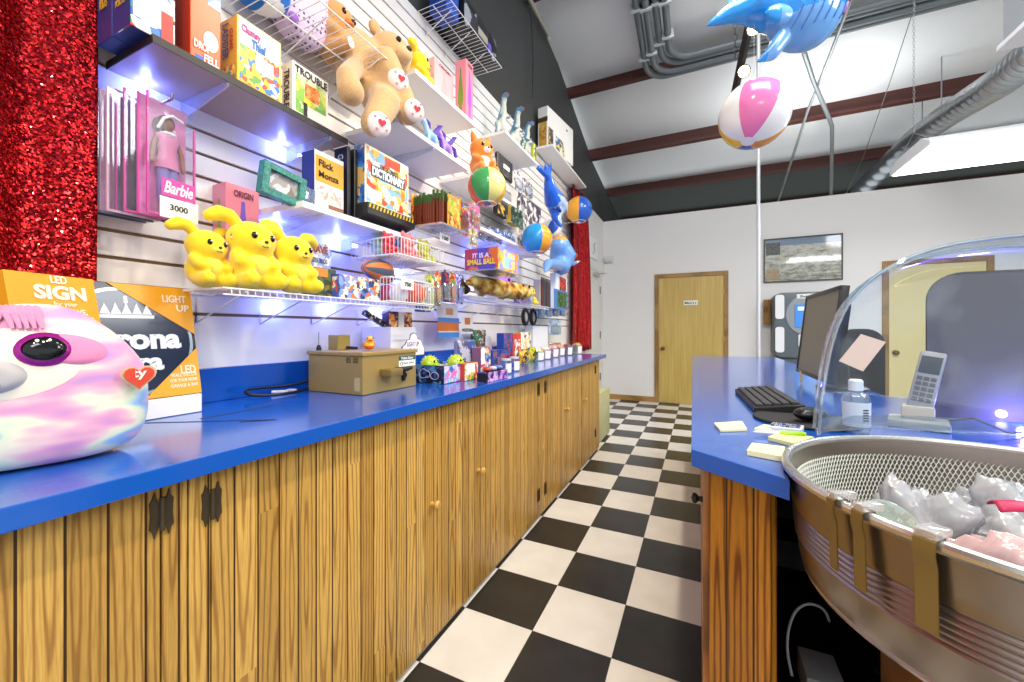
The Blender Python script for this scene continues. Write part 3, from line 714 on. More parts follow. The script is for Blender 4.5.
# electrical conduits
def conduit(label, pts, r, mat=GALV, n=10, bend=.0, straps=()):
    mm = MB(); mm.tube(pts, r, n); o = part('conduit', mm, mat, smooth=50)
    tag(o, label, 'conduit', None)
    for p in straps:
        mm = MB(); mm.box(p[0]-r*1.7, p[0]+r*1.7, p[1]-.015, p[1]+.015, p[2]-r*1.2, p[2]+r*1.5); part('strap', mm, M('#c8cccd', .4, .5), o, bevel=.003)
    return o
PIPE = M('#6f7678', .5, .3, name='grey_conduit')
names = ['outermost', 'second', 'third', 'innermost']
for k in range(4):
    x = -.545+.085*k; R_ = .22-.0*k; ye = 4.90-.075*k; zz = lambda y: ceil_z(y)-.20-.02*(k % 2)
    pts = [(x, y, zz(y)) for y in (2.2, 2.8, 3.4, 3.7, 4.1, ye-R_-.1)]
    for q in range(9):
        a = PI/2*q/8; y = ye-R_+R_*math.sin(a); pts.append((x+R_*(1-math.cos(a)), y, zz(y)-.0))
    pts += [(x+R_+.3, ye, zz(ye)), (4.2, ye, zz(ye))]
    conduit('grey roof conduit bending right along the purlin, %s of the four pipes' % names[k], pts, .033, PIPE, 12, straps=[(x, ye-R_-.12, zz(ye-R_-.12)), (x, 3.95, zz(3.95))])
conduit('thin grey pipe bent at its lower end, hanging right of the whale balloon', [tuple(onY(u, v, y)) for u, v, y in ((804, 52, 4.65), (813, 80, 5.2), (829, 118, 6.0), (832, 126, 6.2), (832, 140, 6.45), (831, 195.5, 6.95))], .022, GALV)
conduit('thin straight grey pipe crossing behind the bent one under the roof', [tuple(onY(u, v, y)) for u, v, y in ((856, -12, 4.2), (832, 50, 4.9), (808, 110, 5.8), (778, 202, 6.95))], .015, GALV)
conduit('thin white upright pole from the floor to the roof behind the service counter', [(.517, 4.5, .002), (.517, 4.5, ceil_z(4.5)-.1)], .016, M('#d8dadb', .4, .2))
conduit('short bent pipe at the top of the dark wall', [tuple(onX(u, v, -1.44)) for u, v in ((524, -12), (536, 12), (548, 34), (549, 40))], .022, M('#a8a598', .5, .3))
m = MB(); m.tube([onX(u, v, -1.443) for u, v in ((530, 8), (532, 30), (533, 60), (532.5, 98))], .006, 6); tag(part('cable', m, BLACK, smooth=60), 'thin black cable running down the dark upper wall', 'cable')
m = MB(); m.tube([atD(u, v, D) for u, v, D in ((916, 2, 3.5), (890, 82, 4.3), (863, 158, 5.1), (845, 196, 5.8))], .004, 6); tag(part('cable', m, M('#5a5c5e', .5), smooth=60), 'thin slanting wire under the roof left of the foil duct', 'wire')
# track with lamps
A = atD(734, 96, 3.5); B = atD(757, -10, 2.65)
t = thing('track_light', 'black lighting track with glowing lamps behind the whale balloon', 'track light', tuple((A+B)/2))
m = MB(); d = B-A; m.tube([A, B], .03, 4); part('track', m, BLACK, t, smooth=0)
for k, f in enumerate((.10, .34, .74)):
    p = A+d*f; m = MB(); m.tube([p+Vector((.0, 0, -.02)), p+Vector((.02, -.01, -.045))], .01, 8); hd = part('lamp_arm', m, BLACK, t)
    m = MB(); m.tube([p+Vector((.02, .03, -.03)), p+Vector((.02, .0, -.05)), p+Vector((.02, -.04, -.07))], [.03, .042, .048], 14, cap=True); part('lamp_can', m, M('#2a241c', .4, .5), hd)
    m = MB(); m.ell(p+Vector((.02, -.045, -.073)), .040, 12, 8); part('bulb', m, emit('#ffe2a8', 14 if k != 0 else 1.5, 'lit_bulb'), hd)
m = MB(); chain(m, A+d*.5+Vector((-.06, 0, -.05)), A+d*.5+Vector((-.06, 0, ceil_z(3.5)-A.z-.1)), 26, .005); part('chain', m, BLACK, t)

def ball(label, c, r, cols, axis=(0, 0, 1), spin=0, cap='#f5f5f5', group='inflatable beach balls', squash=1, string=None):
    t = thing('beach_ball', label, 'ball', tuple(c), group)
    q = Vector((0, 0, 1)).rotation_difference(Vector(axis).normalized()).to_matrix().to_4x4() @ Matrix.Rotation(spin, 4, 'Z')
    T = Matrix.Translation(c) @ q
    mm = MB(); n = len(cols); per = 6
    for i in range(n):
        mm.mi = i
        mm.grid(lambda u, v: (lambda ph, th: (r*math.sin(th)*math.cos(ph), r*math.sin(th)*math.sin(ph), -squash*r*math.cos(th)))(2*PI*(i+u)/n, PI*(.06+.88*v)), per, 20, T=T)
    bmesh.ops.remove_doubles(mm.bm, verts=mm.bm.verts, dist=1e-5)
    part('panels', mm, [M(c_, .16, name='vinyl', spec=.6) for c_ in cols], t, smooth=60)
    for s in (-1, 1):
        mm = MB(); mm.grid(lambda u, v: (r*math.sin(PI*.062*v)*math.cos(2*PI*u)*1.0, r*math.sin(PI*.062*v)*math.sin(2*PI*u), s*squash*r*math.cos(PI*.062*v)*1.003), 20, 3, cu=True, T=T)
        part('end_disc', mm, M(cap, .2), t)
    mm = MB(); mm.cyl(T @ Vector((r*.62, 0, squash*r*.78)), T @ Vector((r*.68, 0, squash*r*.85)), r*.05, n=10); part('valve', mm, clear('#ffffff', .2, .5), t)
    if string:
        mm = MB(); mm.tube([Vector(c)+Vector((0, 0, r*.98)), Vector(string)], .0012, 5); part('string', mm, M('#dddddd', .6), t)
    return t
c = atD(754, 115, 2.35); cam_dir = Vector((-ST, CT, 0))
ball('white and pink inflatable beach ball hanging under the whale balloon', c, .19, ['#2d50b8', '#f0c22c', '#f6f4f2', '#f07fb8', '#f6f4f2', '#e8912e'], axis=(.22, .33, 1), spin=-5.2, string=(c.x, c.y, ceil_z(c.y)-.08))
# whale balloon
O = atD(785, 20, 2.35); kx = 2.35/FPX
Rinv = Matrix.Rotation(-TH, 3, 'Z')
def W2(u, v, dpt=0): return Rinv @ (atD(u, v, 2.35+dpt)-O)
t = thing('whale_balloon', 'blue inflatable whale hanging under the roof', 'inflatable', tuple(O))
c1 = W2(803, 5); r1 = (.225, .18, .262)
prims = [('e', tuple(c1), r1), ('e', tuple(W2(772, 4)), (.13, .12, .16)), ('t', [tuple(W2(*q)) for q in ((758, 6), (744, 10), (728, 15), (704, 27))], [.11, .075, .05, .006]),
         ('t', [tuple(W2(742, 5)), tuple(W2(732, -8, .06)), tuple(W2(724, -16, .1))], [.05, .035, .008]),
         ('t', [tuple(W2(781, 40, -.02)), tuple(W2(771, 54, -.03)), tuple(W2(757, 62, -.04))], [.05, .042, .010]), ('e', tuple(W2(779, 14, -.15)), (.085, .03, .058))]
def wp(c_, n_): return 1 if (c_.z < -.035+.16*c_.x and c_.x > -.14) else 0
vin = M('#2490e0', .14, spec=.6, name='blue_vinyl'); vin2 = M('#6fa8e4', .14, spec=.6, name='pale_blue_vinyl')
wb = blob('whale_body', prims, [vin, vin2], None, .012, 8, pick=wp)
wb.parent = t; wb.data.transform(Matrix.Rotation(TH, 4, 'Z')); ORG[wb.name] = O.copy()
def wpart(name, mm, mat):
    o = part(name, mm, mat, None); o.parent = t; o.data.transform(Matrix.Rotation(TH, 4, 'Z')); return o
def ws(u, v, off=.002):
    x = (u-803)*kx; z = (5-v)*kx; q = max(.02, 1-(x/r1[0])**2-(z/r1[2])**2); return (c1.x+x, c1.y-r1[1]*math.sqrt(q)-off, c1.z+z)
for k in range(6):
    m = MB(); u0 = 786+9*k; m.tube([ws(u0, 24-2*k), ws(u0-2, 33-2*k), ws(u0-5, 43-2.3*k)], .0028, 5); wpart('pleat_line', m, M('#3f78bc', .3))
m = MB(); m.ell(ws(824, 1), (.040, .012, .024)); wpart('eye_white', m, M('#f4f7fa', .2))
m = MB(); m.ell(ws(825, 0, .012), (.026, .008, .019)); wpart('pupil', m, M('#0d1524', .2))
m = MB(); m.tube([ws(808, 1), ws(814, 6), ws(824, 9), ws(834, 6)], .004, 6); wpart('eyelid_line', m, M('#0d1524', .3))
m = MB(); m.tube([ws(829, 27), ws(834, 20), ws(837, 13)], .007, 6); wpart('mouth_line', m, M('#8a3f8a', .3))
m = MB(); m.tube([(0, 0, .18), (0, 0, ceil_z(O.y)-O.z-.08)], .0015, 5); wpart('string', m, M('#dddddd', .6))

# ------------------------------------------------------------------ things on and by the back wall
t = thing('framed_photo', 'wide framed aerial photograph on the white back wall', 'picture', (1.32, 6.88, 1.87))
m = MB()
for a in ((.858, 1.783, 1.87, 1.888), (.858, 1.783, 2.492, 2.51), (.858, .873, 1.888, 2.492), (1.768, 1.783, 1.888, 2.492)): m.box(a[0], a[1], 6.872, 6.899, a[2], a[3])
part('frame', m, M('#3a3834', .4), t, smooth=0)
AER = NT('aerial_print'); tc = AER.n('TexCoord'); mp = AER.n('Mapping'); mp.inputs[3].default_value = (1, 1, 3.2); AER.l(tc, mp, 3, 0)
nz = AER.n('TexNoise', in_Scale=7., in_Detail=12.); nz.inputs['Roughness'].default_value = .75; AER.l(mp, nz)
sx = AER.n('SeparateXYZ'); AER.l(tc, sx, 3, 0)
zf = AER.math('MULTIPLY', sx.outputs[2], 1/.6); mixv = AER.math('ADD', nz.outputs[0], AER.math('MULTIPLY', AER.math('SUBTRACT', zf, .5), .12))
r = AER.ramp([(.3, '#55574e'), (.42, '#8c8e80'), (.5, '#b4b3a6'), (.58, '#d0d0c8'), (.68, '#7f8d9c')]); AER.t.links.new(mixv, r.inputs[0])
sky = AER.n('MixRGB'); sky.inputs[2].default_value = lin('#8698aa'); AER.l(r, sky, 0, 1)
AER.t.links.new(AER.math('GREATER_THAN', zf, .88), sky.inputs[0]); AER.t.links.new(sky.outputs[0], AER.b.inputs['Base Color']); AER.b.inputs['Roughness'].default_value = .06
m = MB(); m.box(.873, 1.768, 6.884, 6.897, 1.888, 2.492); pr = part('aerial_print', m, AER.m, t, smooth=0)
m = MB(); m.box(.885, 1.06, 6.8825, 6.8838, 2.27, 2.45); part('inset_map', m, M('#5d605c', .15, var=.5, bscale=40), pr, smooth=0)
m = MB(); m.box(.885, 1.05, 6.8825, 6.8838, 1.90, 2.06); part('inset_map', m, M('#a08b6c', .15, var=.4, bscale=50), pr, smooth=0)
# cash machine
t = thing('cash_machine', 'grey and white cash machine with a blue screen against the back wall', 'machine', (1.32, 6.6, 0))
def rr2(x0, x1, z0, z1, r, y0, y1):
    p = [(x0+r-r*math.sin(a), z0+r-r*math.cos(a)) for a in [PI/2*k/5 for k in range(6)]][::-1]
    p += [(x1-r+r*math.sin(a), z0+r-r*math.cos(a)) for a in [PI/2*k/5 for k in range(6)]]
    p += [(x1-r+r*math.cos(a), z1-r+r*math.sin(a)) for a in [PI/2*k/5 for k in range(6)]]
    p += [(x0+r-r*math.sin(a), z1-r+r*math.cos(a)) for a in [PI/2*k/5 for k in range(6)]]
    mm = MB(); mm.prism([(x, y0, z) for x, z in p], (0, y1-y0, 0)); return mm
G1 = M('#5d666e', .45, name='machine_grey'); G2 = M('#e8eaec', .4)
part('body', rr2(.94, 1.70, .80, 1.69, .09, 6.52, 6.85), G1, t, bevel=.015)
m = MB(); m.box(1.0, 1.64, 6.56, 6.85, .002, .80); part('pedestal', m, M('#4a5157', .5), t, bevel=.01)
for nm, a in (('side_strip', (.947, 1.05, .87, 1.22)), ('side_strip', (.947, 1.05, 1.33, 1.66))): part(nm, rr2(a[0], a[1], a[2], a[3], .035, 6.505, 6.53), G2, t)
m = MB(); R = Matrix.Translation((1.36, 6.518, 1.38)) @ Matrix.Rotation(PI/2, 4, 'X')
m.lathe([(.0, 0), (.30, 0), (.29, .014), (.0, .014)], n=40, T=R); part('bezel_ring', m, M('#8d969d', .4), t)
m = MB(); m.box(1.17, 1.56, 6.49, 6.503, 1.22, 1.52); part('screen', m, emit('#2f6db4', .8, 'blue_screen'), t, smooth=0)
m = MB(); m.box(1.2, 1.48, 6.488, 6.4895, 1.44, 1.49); m.box(1.3, 1.5, 6.488, 6.4895, 1.25, 1.30); part('screen_text', m, emit('#b9d6f2', .8, 'blue_screen_text'), t, smooth=0)
part('card_panel', rr2(1.21, 1.6, .95, 1.12, .02, 6.505, 6.53), G2, t)
part('card_slot', rr2(1.24, 1.32, .97, 1.10, .015, 6.498, 6.507), BLACK, t)
m = MB(); m.box(1.19, 1.56, 6.50, 6.515, 1.60, 1.66); lab = part('name_strip', m, G2, t, bevel=.004)
text('lettering', 'BetterCash', lab, (1.23, 6.499, 1.615), (1, 0, 0), (0, 0, 1), .28, .032, INK, bold=.01)
m = MB(); m.box(.845, .935, 6.80, 6.83, 1.26, 1.62); m.box(.86, .92, 6.83, 6.899, 1.3, 1.58); tag(part('wooden_panel', m, wood('panel_oak', ('#a5752c', '#9a6a24', '#7d5218'), .3, 'X', groove=False), smooth=0, bevel=.003), 'brown wooden panel on the back wall just left of the cash machine', 'panel')
t = thing('door_sign', 'small white sign lettered Men\'s on the oak door', 'sign', (-.12, 6.87, 1.57))
m = MB(); m.box(-.225, -.02, 6.880, 6.8845, 1.572, 1.645); part('plate', m, PAPER, t, smooth=0)
text('lettering', "Men's", t, (-.21, 6.8795, 1.587), (1, 0, 0), (0, 0, 1), .135, .042, INK, bold=.012)
m = MB(); m.tube([(-.052, 6.8795, 1.62), (-.052, 6.8795, 1.59)], .005, 6); part('arrow', m, INK, t)
t = thing('emergency_light', 'small white emergency light box high on the wall left of the oak door', 'light', (-1.42, 6.86, 2.36))
m = MB(); m.box(-1.47, -1.33, 6.84, 6.899, 2.33, 2.44); part('housing', m, M('#dcdad6', .5), t, bevel=.01)
for dx in (-.03, .03):
    m = MB(); m.ell((-1.40+dx, 6.835, 2.35), .022, 10, 8); part('lamp', m, M('#cfd2d4', .2), t)
t = thing('exit_sign', 'pale sign with a running arrow mark on the white wall above the exit door', 'sign', (WX, 6.2, 2.3))
m = MB(); m.box(WX+.0005, WX+.014, 5.95, 6.4, 2.29, 2.60); part('plate', m, M('#efefed', .5), t, smooth=0)
m = MB(); m.tube([(WX+.016, 6.1, 2.36), (WX+.016, 6.2, 2.43), (WX+.016, 6.14, 2.5), (WX+.016, 6.24, 2.55)], .008, 6); part('mark', m, M('#9aa09e', .5), t)

# ------------------------------------------------------------------ curtains of red sequins
SEQ = NT('red_sequins'); tc = SEQ.n('TexCoord'); vo = SEQ.n('TexVoronoi', in_Scale=240.); SEQ.l(tc, vo, 3, 0)
geo = SEQ.n('NewGeometry'); vm = SEQ.n('VectorMath', operation='SUBTRACT', i1=(.5, .5, .5)); SEQ.l(vo, vm, 1, 0)
vs = SEQ.n('VectorMath', operation='SCALE'); vs.inputs[3].default_value = 1.0; SEQ.l(vm, vs)
va = SEQ.n('VectorMath', operation='ADD'); SEQ.l(geo, va, 1, 0); SEQ.l(vs, va, 0, 1)
vn = SEQ.n('VectorMath', operation='NORMALIZE'); SEQ.l(va, vn); SEQ.t.links.new(vn.outputs[0], SEQ.b.inputs['Normal'])
SEQ.b.inputs['Metallic'].default_value = .85
ssp = SEQ.n('SeparateColor'); SEQ.l(vo, ssp, 1, 0)
sr = SEQ.ramp([(0, '#6e0714'), (.6, '#94101c'), (.88, '#c21c1e'), (.97, '#ff4a44')]); SEQ.l(ssp, sr, 2, 0); SEQ.t.links.new(sr.outputs[0], SEQ.b.inputs['Base Color'])
rr_ = SEQ.ramp([(.5, '#9a9a9a'), (.9, '#303030')]); SEQ.l(ssp, rr_, 1, 0); SEQ.t.links.new(rr_.outputs[0], SEQ.b.inputs['Roughness'])
def curtain(label, y0, y1, z0, z1, x, amp, waves, flare=0, n=160):
    mm = MB()
    def f(u, v):
        z = z0+(z1-z0)*v; k = 1+flare*(1-v)
        y = y0+(y1-y0)*u*k
        return (x+amp*math.sin(2*PI*waves*u+.6*math.sin(3*v))+.4*amp*math.sin(2*PI*waves*2.3*u+1.3), y, z)
    mm.grid(f, n, 24); o = part('sequin_curtain', mm, SEQ.m, smooth=80); s_ = o.modifiers.new('s', 'SOLIDIFY'); s_.thickness = .003
    return tag(o, label, 'curtain')
curtain('wide red sequin curtain at the near left end of the prize wall', -1.0, .487, .96, 3.0, -1.445, .025, 5)
curtain('narrow red sequin curtain hanging at the far end of the prize wall', 4.76, 5.50, .90, 2.98, -1.43, .03, 4, .32)

# ------------------------------------------------------------------ shelves of the prize wall
SHW = M('#efeeec', .35, name='white_shelf_laminate'); ACR = clear('#f2f6ff', .12, .22, name='acrylic_bracket', body='#e3e8f6')
def shelf(label, y0, y1, xf, zt, board=SHW, edge=None, th=.019, brackets=(), under=None, cat='shelf'):
    t = thing('wall_shelf', label, cat, (WX, (y0+y1)/2, zt-th))
    m = MB(); m.box(WX+.0005, xf-.003, y0, y1, zt-th, zt, fm=[1, 0, 0, 0, 0, 0]); part('board', m, [board, under or board], t, smooth=0)
    m = MB(); m.box(xf-.003, xf, y0, y1, zt-th-.001, zt+.001); m.box(WX+.0005, xf, y0-.002, y0, zt-th-.001, zt+.001); part('edge_band', m, edge or SHW, t, smooth=0)
    for y in brackets:
        m = MB(); m.prism([(WX+.001, y, zt-th-.0005), (xf-.004, y, zt-th-.0005), (xf-.004, y, zt-th-.014), (WX+.001, y, zt-th-.06)], (0, .005, 0)); part('bracket', m, ACR, t, smooth=0)
    return t
shelf('grey board shelf with dark edge holding board games, near the red curtain', .525, 1.14, -1.248, 1.92, M('#5a4c48', .4), M('#262020', .5), brackets=(.70, 1.06), under=M('#a8968f', .35, name='taupe_laminate'))
shelf('white shelf with the big teddy bear sitting at its left end', 1.36, 1.95, -1.19, 2.10, brackets=(1.62,))
shelf('white shelf above the teddy bear holding pink lamp boxes', 1.48, 2.03, -1.19, 2.385)
shelf('white shelf carrying the grey dinosaur toys', 2.62, 3.26, -1.285, 2.64)
shelf('highest white shelf at the far end, holding a tall white display box', 3.70, 4.98, -1.30, 3.0)
shelf('white shelf lit blue below, holding upright game boxes', .92, 1.42, -1.215, 1.61, brackets=(1.0, 1.33))
shelf('white shelf behind the green beach ball holding the orange plush fox', 2.1, 3.0, -1.28, 2.13)
shelf('white shelf below the green beach ball, blue glow beneath it', 2.1, 3.25, -1.25, 1.83, brackets=(2.5,))
shelf('clear acrylic shelf under the orange box of stick packs', 1.49, 1.70, -1.05, 1.660, board=ACR, edge=ACR, th=.006)
shelf('clear acrylic shelf under the orange and purple ball carton', 2.0, 2.34, -1.03, 1.522, board=ACR, edge=ACR, th=.006)

def wire_shelf(label, y0, y1, xf, z, braces=(), lip=0, step=.03, cat='shelf'):
    t = thing('wire_shelf', label, cat, (WX, (y0+y1)/2, z))
    m = MB(); r = .0028
    m.tube([(WX+.004, y0, z), (xf, y0, z), (xf, y1, z), (WX+.004, y1, z)], r, 6, closed=True)
    xm = WX+(xf-WX)*.5
    if lip: m.tube([(xf, y0, z-lip), (xf, y1, z-lip)], r, 6)
    part('frame', m, WIRE, t)
    m = MB(); n = int((y1-y0)/step)
    m.tube([(xm, y0, z-.003), (xm, y1, z-.003)], r, 6)
    for k in range(1, n):
        y = y0+(y1-y0)*k/n; pts = [(WX+.004, y, z+.002), (xf, y, z+.002)]
        if lip: pts += [(xf+.002, y, z-lip)]
        m.tube(pts, .0016, 5)
    o = part('wire_deck', m, WIRE, t)
    for y in braces:
        m = MB(); m.tube([(xf-.03, y, z-.004), (WX+.006, y, z-.095), (WX+.006, y, z-.004)], .0028, 6); part('brace', m, WIRE, t)
    return t
wire_shelf('upper white wire shelf over the board games, plush toys on it', .52, 1.285, -1.165, 2.29, (.75, 1.0, 1.25))
wire_shelf('topmost white wire shelf at the top edge of the wall, boxes on it', 1.88, 2.54, -1.275, 3.045, (1.95, 2.15, 2.35))
wire_shelf('long white wire shelf holding the three yellow plush toys', .66, 1.62, -1.2, 1.29, (.74, .95, 1.17, 1.42), lip=.018, step=.022)
wire_shelf('far white wire shelf holding the spotted plush dinosaur', 1.98, 3.32, -1.2, 1.375, (2.2, 2.5, 2.8), lip=.02, step=.03)
def basket(label, y0, y1, x0, xf, z, h, step=.02):
    t = thing('wire_basket', label, 'basket', ((x0+xf)/2, (y0+y1)/2, z))
    m = MB()
    for zz in (z+.003, z+h): m.tube([(x0, y0, zz), (xf, y0, zz), (xf, y1, zz), (x0, y1, zz)], .003, 6, closed=True)
    part('rim', m, WIRE, t); m = MB()
    n = int((y1-y0)/step)
    for k in range(n+1):
        y = y0+(y1-y0)*k/n; m.tube([(x0, y, z+h), (x0, y, z+.003), (xf, y, z+.003), (xf, y, z+h)], .0017, 5)
    n = int((xf-x0)/step)
    for k in range(1, n):
        x = x0+(xf-x0)*k/n; m.tube([(x, y0, z+h), (x, y0, z+.003), (x, y1, z+.003), (x, y1, z+h)], .0017, 5)
    part('wires', m, WIRE, t)
    return t

# ------------------------------------------------------------------ cartons and packs
def carton(name, label, x0, x1, y0, y1, z0, z1, front, side, top=None, texts=(), panels=(), rotz=0, group=None, cat='box', tilt=0, bev=.0015):
    c = Vector(((x0+x1)/2, (y0+y1)/2, z0)); t = thing(name, label, cat, tuple(c), group)
    T = Matrix.Translation(c) @ Matrix.Rotation(rotz, 4, 'Z') @ Matrix.Rotation(tilt, 4, 'Y'); hx, hy, h = (x1-x0)/2, (y1-y0)/2, z1-z0
    m = MB(); m.box(-hx, hx, -hy, hy, 0, h, T=T, fm=[2, 2, 1, 0, 1, 0]); body = part('carton', m, [front, side, top or side], t, smooth=0, bevel=bev, seg=1)
    def frame(face, off):
        if face == 'X': return T @ Vector((hx+off, -hy, 0)), T.to_3x3() @ Vector((0, 1, 0)), T.to_3x3() @ Vector((0, 0, 1)), 2*hy, h
        return T @ Vector((-hx, -hy-off, 0)), T.to_3x3() @ Vector((1, 0, 0)), T.to_3x3() @ Vector((0, 0, 1)), 2*hx, h
    for i, (face, u0, v0, u1, v1, mt, nm) in enumerate(panels):
        O, r, u, W, H = frame(face, .0004+.0003*i); n = r.cross(u)
        mm = MB(); a = [O+r*(W*p)+u*(H*q) for p, q in ((u0, v0), (u1, v0), (u1, v1), (u0, v1))]
        mm.prism([tuple(q) for q in a], tuple(n*.0003)); part(nm, mm, mt, t, smooth=0)
    for (face, txt, u0, v0, u1, v1, mt, *rest) in texts:
        O, r, u, W, H = frame(face, .0026)
        if rest and rest[0] == 'rot':      # lettering running downwards
            text('lettering', txt, t, O+r*(W*u0)+u*(H*v1), -u, r, (v1-v0)*H, (u1-u0)*W, mt, depth=.0004, bold=.012)
        else:
            text('lettering', txt, t, O+r*(W*u0)+u*(H*v0), r, u, (u1-u0)*W, (v1-v0)*H, mt, depth=.0004, bold=rest[0] if rest else .012)
    return t
TAGM = M('#f3f1e6', .6)
GM = 'board games on the grey shelf'
Z = 1.922
carton('board_game', 'dark blue boxed game standing hindmost at the red curtain end of the grey shelf', -1.44, -1.358, .485, .60, Z, 2.2, M('#163a86', .4), M('#123275', .4), texts=[('Y', 'KIDS', .25, .30, .75, .40, M('#d0a030', .5))], panels=[('Y', .2, .45, .8, .62, art(['#d8a53a', '#3f7f3a', '#b8432c', '#163a86'], 60, 1), 'printed_picture')], group=GM)
carton('board_game', 'blue and white boxed game with a yellow ribbon, front left of the grey shelf', -1.356, -1.262, .485, .572, Z, 2.2, art(['#2f76d0', '#f0f2f4', '#1d57b8', '#e8e8ea', '#d8382c', '#3a9a46'], 14, 2), M('#14387f', .4), texts=[('Y', 'KIDS', .25, .22, .75, .28, M('#d0a030', .5))],
       panels=[('Y', .2, .45, .8, .62, art(['#d8a53a', '#3f7f3a', '#b8432c', '#163a86'], 60, 1), 'printed_picture'), ('X', .05, .10, .9, .36, M('#eef0f2', .4), 'white_panel'), ('X', .7, 0, 1, .28, M('#d2261e', .4), 'red_panel'), ('X', .12, .32, .4, .98, M('#e6d528', .4), 'yellow_ribbon')], group=GM)
t_eg = carton('board_game', 'orange boxed game with a white fried egg picture on the grey shelf', -1.342, -1.262, .612, .688, Z, 2.2, M('#ea5a1c', .35), M('#c93a1a', .4), texts=[('X', 'DROP', .10, .12, .62, .20, M('#f3efe8', .5), .03), ('X', 'FELL', .42, .02, .92, .10, M('#f3efe8', .5), .03)],
       panels=[('X', .55, .62, 1, 1, art(['#8fb4dc', '#f0f0f2', '#5d86c0'], 25, 3), 'printed_picture'), ('X', .15, .0, .4, .06, M('#2c58b8', .4), 'blue_mark')], group=GM)
m = MB(); m.prism([(-1.2612, .662+.019*math.cos(2*PI*k/20), 1.993+.028*math.sin(2*PI*k/20)) for k in range(20)], (.0006, 0, 0)); part('egg_picture', m, M('#f4ece2', .4), t_eg, smooth=0)
carton('board_game', 'yellow boxed game with colourful playing pieces on the grey shelf', -1.352, -1.262, .734, .874, Z, 2.128, M('#f0c81e', .35), M('#dca416', .4), texts=[('Y', 'LADDER', .22, .40, .55, .92, M('#3a4a9a', .5), 'rot'), ('Y', 'GAME', .62, .5, .80, .82, M('#c23a2a', .5), 'rot'), ('X', 'Clumsy', .08, .76, .50, .90, M('#c03a8a', .5), .03), ('X', 'Thief', .30, .62, .62, .76, M('#2b6fc0', .5), .03)],
       panels=[('X', .03, .40, .97, .98, M('#cfe0ea', .35), 'sky_panel'), ('X', .05, .05, .95, .60, art(['#f4d23a', '#e9e4da', '#d8432e', '#2f77c4', '#f0c81e', '#5aa04a'], 34, 4), 'printed_picture'), ('X', .40, .32, .80, .55, TAGM, 'price_tag'), ('Y', .1, .03, .9, .28, art(['#c83a2c', '#2f77c4', '#f0d84a', '#3f9a4a'], 60, 5), 'printed_picture')], group=GM)
carton('board_game', 'white boxed game lettered TROUBLE at the right end of the grey shelf', -1.318, -1.262, .915, 1.06, Z, 2.10, M('#f2f0ea', .35), M('#ece8e0', .4), texts=[('X', 'TROUBLE', .05, .80, .95, .95, INK, .02), ('Y', 'TROUBLE', .25, .12, .75, .85, INK, 'rot')],
       panels=[('X', .08, .06, .92, .78, art(['#8cc04a', '#d8d64a', '#6fae44', '#cfe0a8'], 22, 6), 'printed_picture'), ('X', .32, .40, .72, .70, art(['#e0763a', '#d85a2a', '#f0a060'], 30, 7), 'orange_picture'), ('X', .40, .05, .95, .26, TAGM, 'price_tag'), ('X', .28, .04, .38, .30, BLACK, 'black_cone')], group=GM)
# white shelf with upright game boxes
Z = 1.612
t = thing('picture_frame_pack', 'teal green picture frame in clear wrap lying at the left of the blue lit shelf', 'frame', (-1.28, .87, 1.614))
m = MB(); R = Matrix.Translation((-1.28, .80, Z+.001)) @ Matrix.Rotation(-.12, 4, 'X')
for a in ((0, .15, 0, .022), (0, .15, .085, .105), (0, .022, .022, .085), (.128, .15, .022, .085)): m.box(0, .03, a[0], a[1], a[2], a[3], T=R)
part('frame', m, M('#2f7f74', .4, var=.5, bscale=120), t, smooth=0)
m = MB(); m.box(.012, .016, .022, .128, .022, .085, T=R); part('photo', m, art(['#8a7f7a', '#a9a2a0', '#c9cdd6', '#6f6764'], 26, 8, rough=.1), t, smooth=0)
m = MB(); m.box(-.10, .028, .152, .19, .0, .085, T=R); part('clear_wrap', m, clear('#dfe8f4', .2, .35, body='#8fa4c8', name='clear_wrap'), t, bevel=.004)
carton('puzzle_box', 'white boxed puzzle with an orange lettered panel on the blue lit shelf', -1.33, -1.26, 1.0, 1.13, Z, 1.83, M('#e9e4de', .4), M('#2a3a8c', .4), texts=[('X', 'Flick', .12, .74, .62, .86, INK, .02), ('X', 'Monza', .12, .56, .80, .67, INK, .02)],
       panels=[('X', .02, .48, .98, .92, M('#eca322', .4), 'orange_panel'), ('X', .05, .12, .9, .42, art(['#e4ddd6', '#cfc4bc', '#b8a498', '#f0ece6'], 40, 9), 'printed_picture'), ('X', .45, 0, .98, .14, M('#8a5a44', .5), 'brown_panel')], group='game boxes on the blue lit shelf')
carton('boxed_game', 'first dark game box beside the orange lettered puzzle, white lettering on its spine', -1.33, -1.255, 1.145, 1.16, Z, 1.90, M('#1b1b22', .35), M('#26222c', .35), texts=[('Y', 'GALACTIC ACE', .3, .15, .7, .9, M('#c9d0d6', .5), 'rot')], group='game boxes on the blue lit shelf')
carton('boxed_game', 'second dark game box, green trimmed, wedged before the large cartoon game', -1.33, -1.25, 1.175, 1.19, Z, 1.90, M('#14160f', .35), M('#17181a', .35), panels=[('Y', .0, .02, .12, .98, M('#4f8a2a', .4), 'green_strip')], group='game boxes on the blue lit shelf')
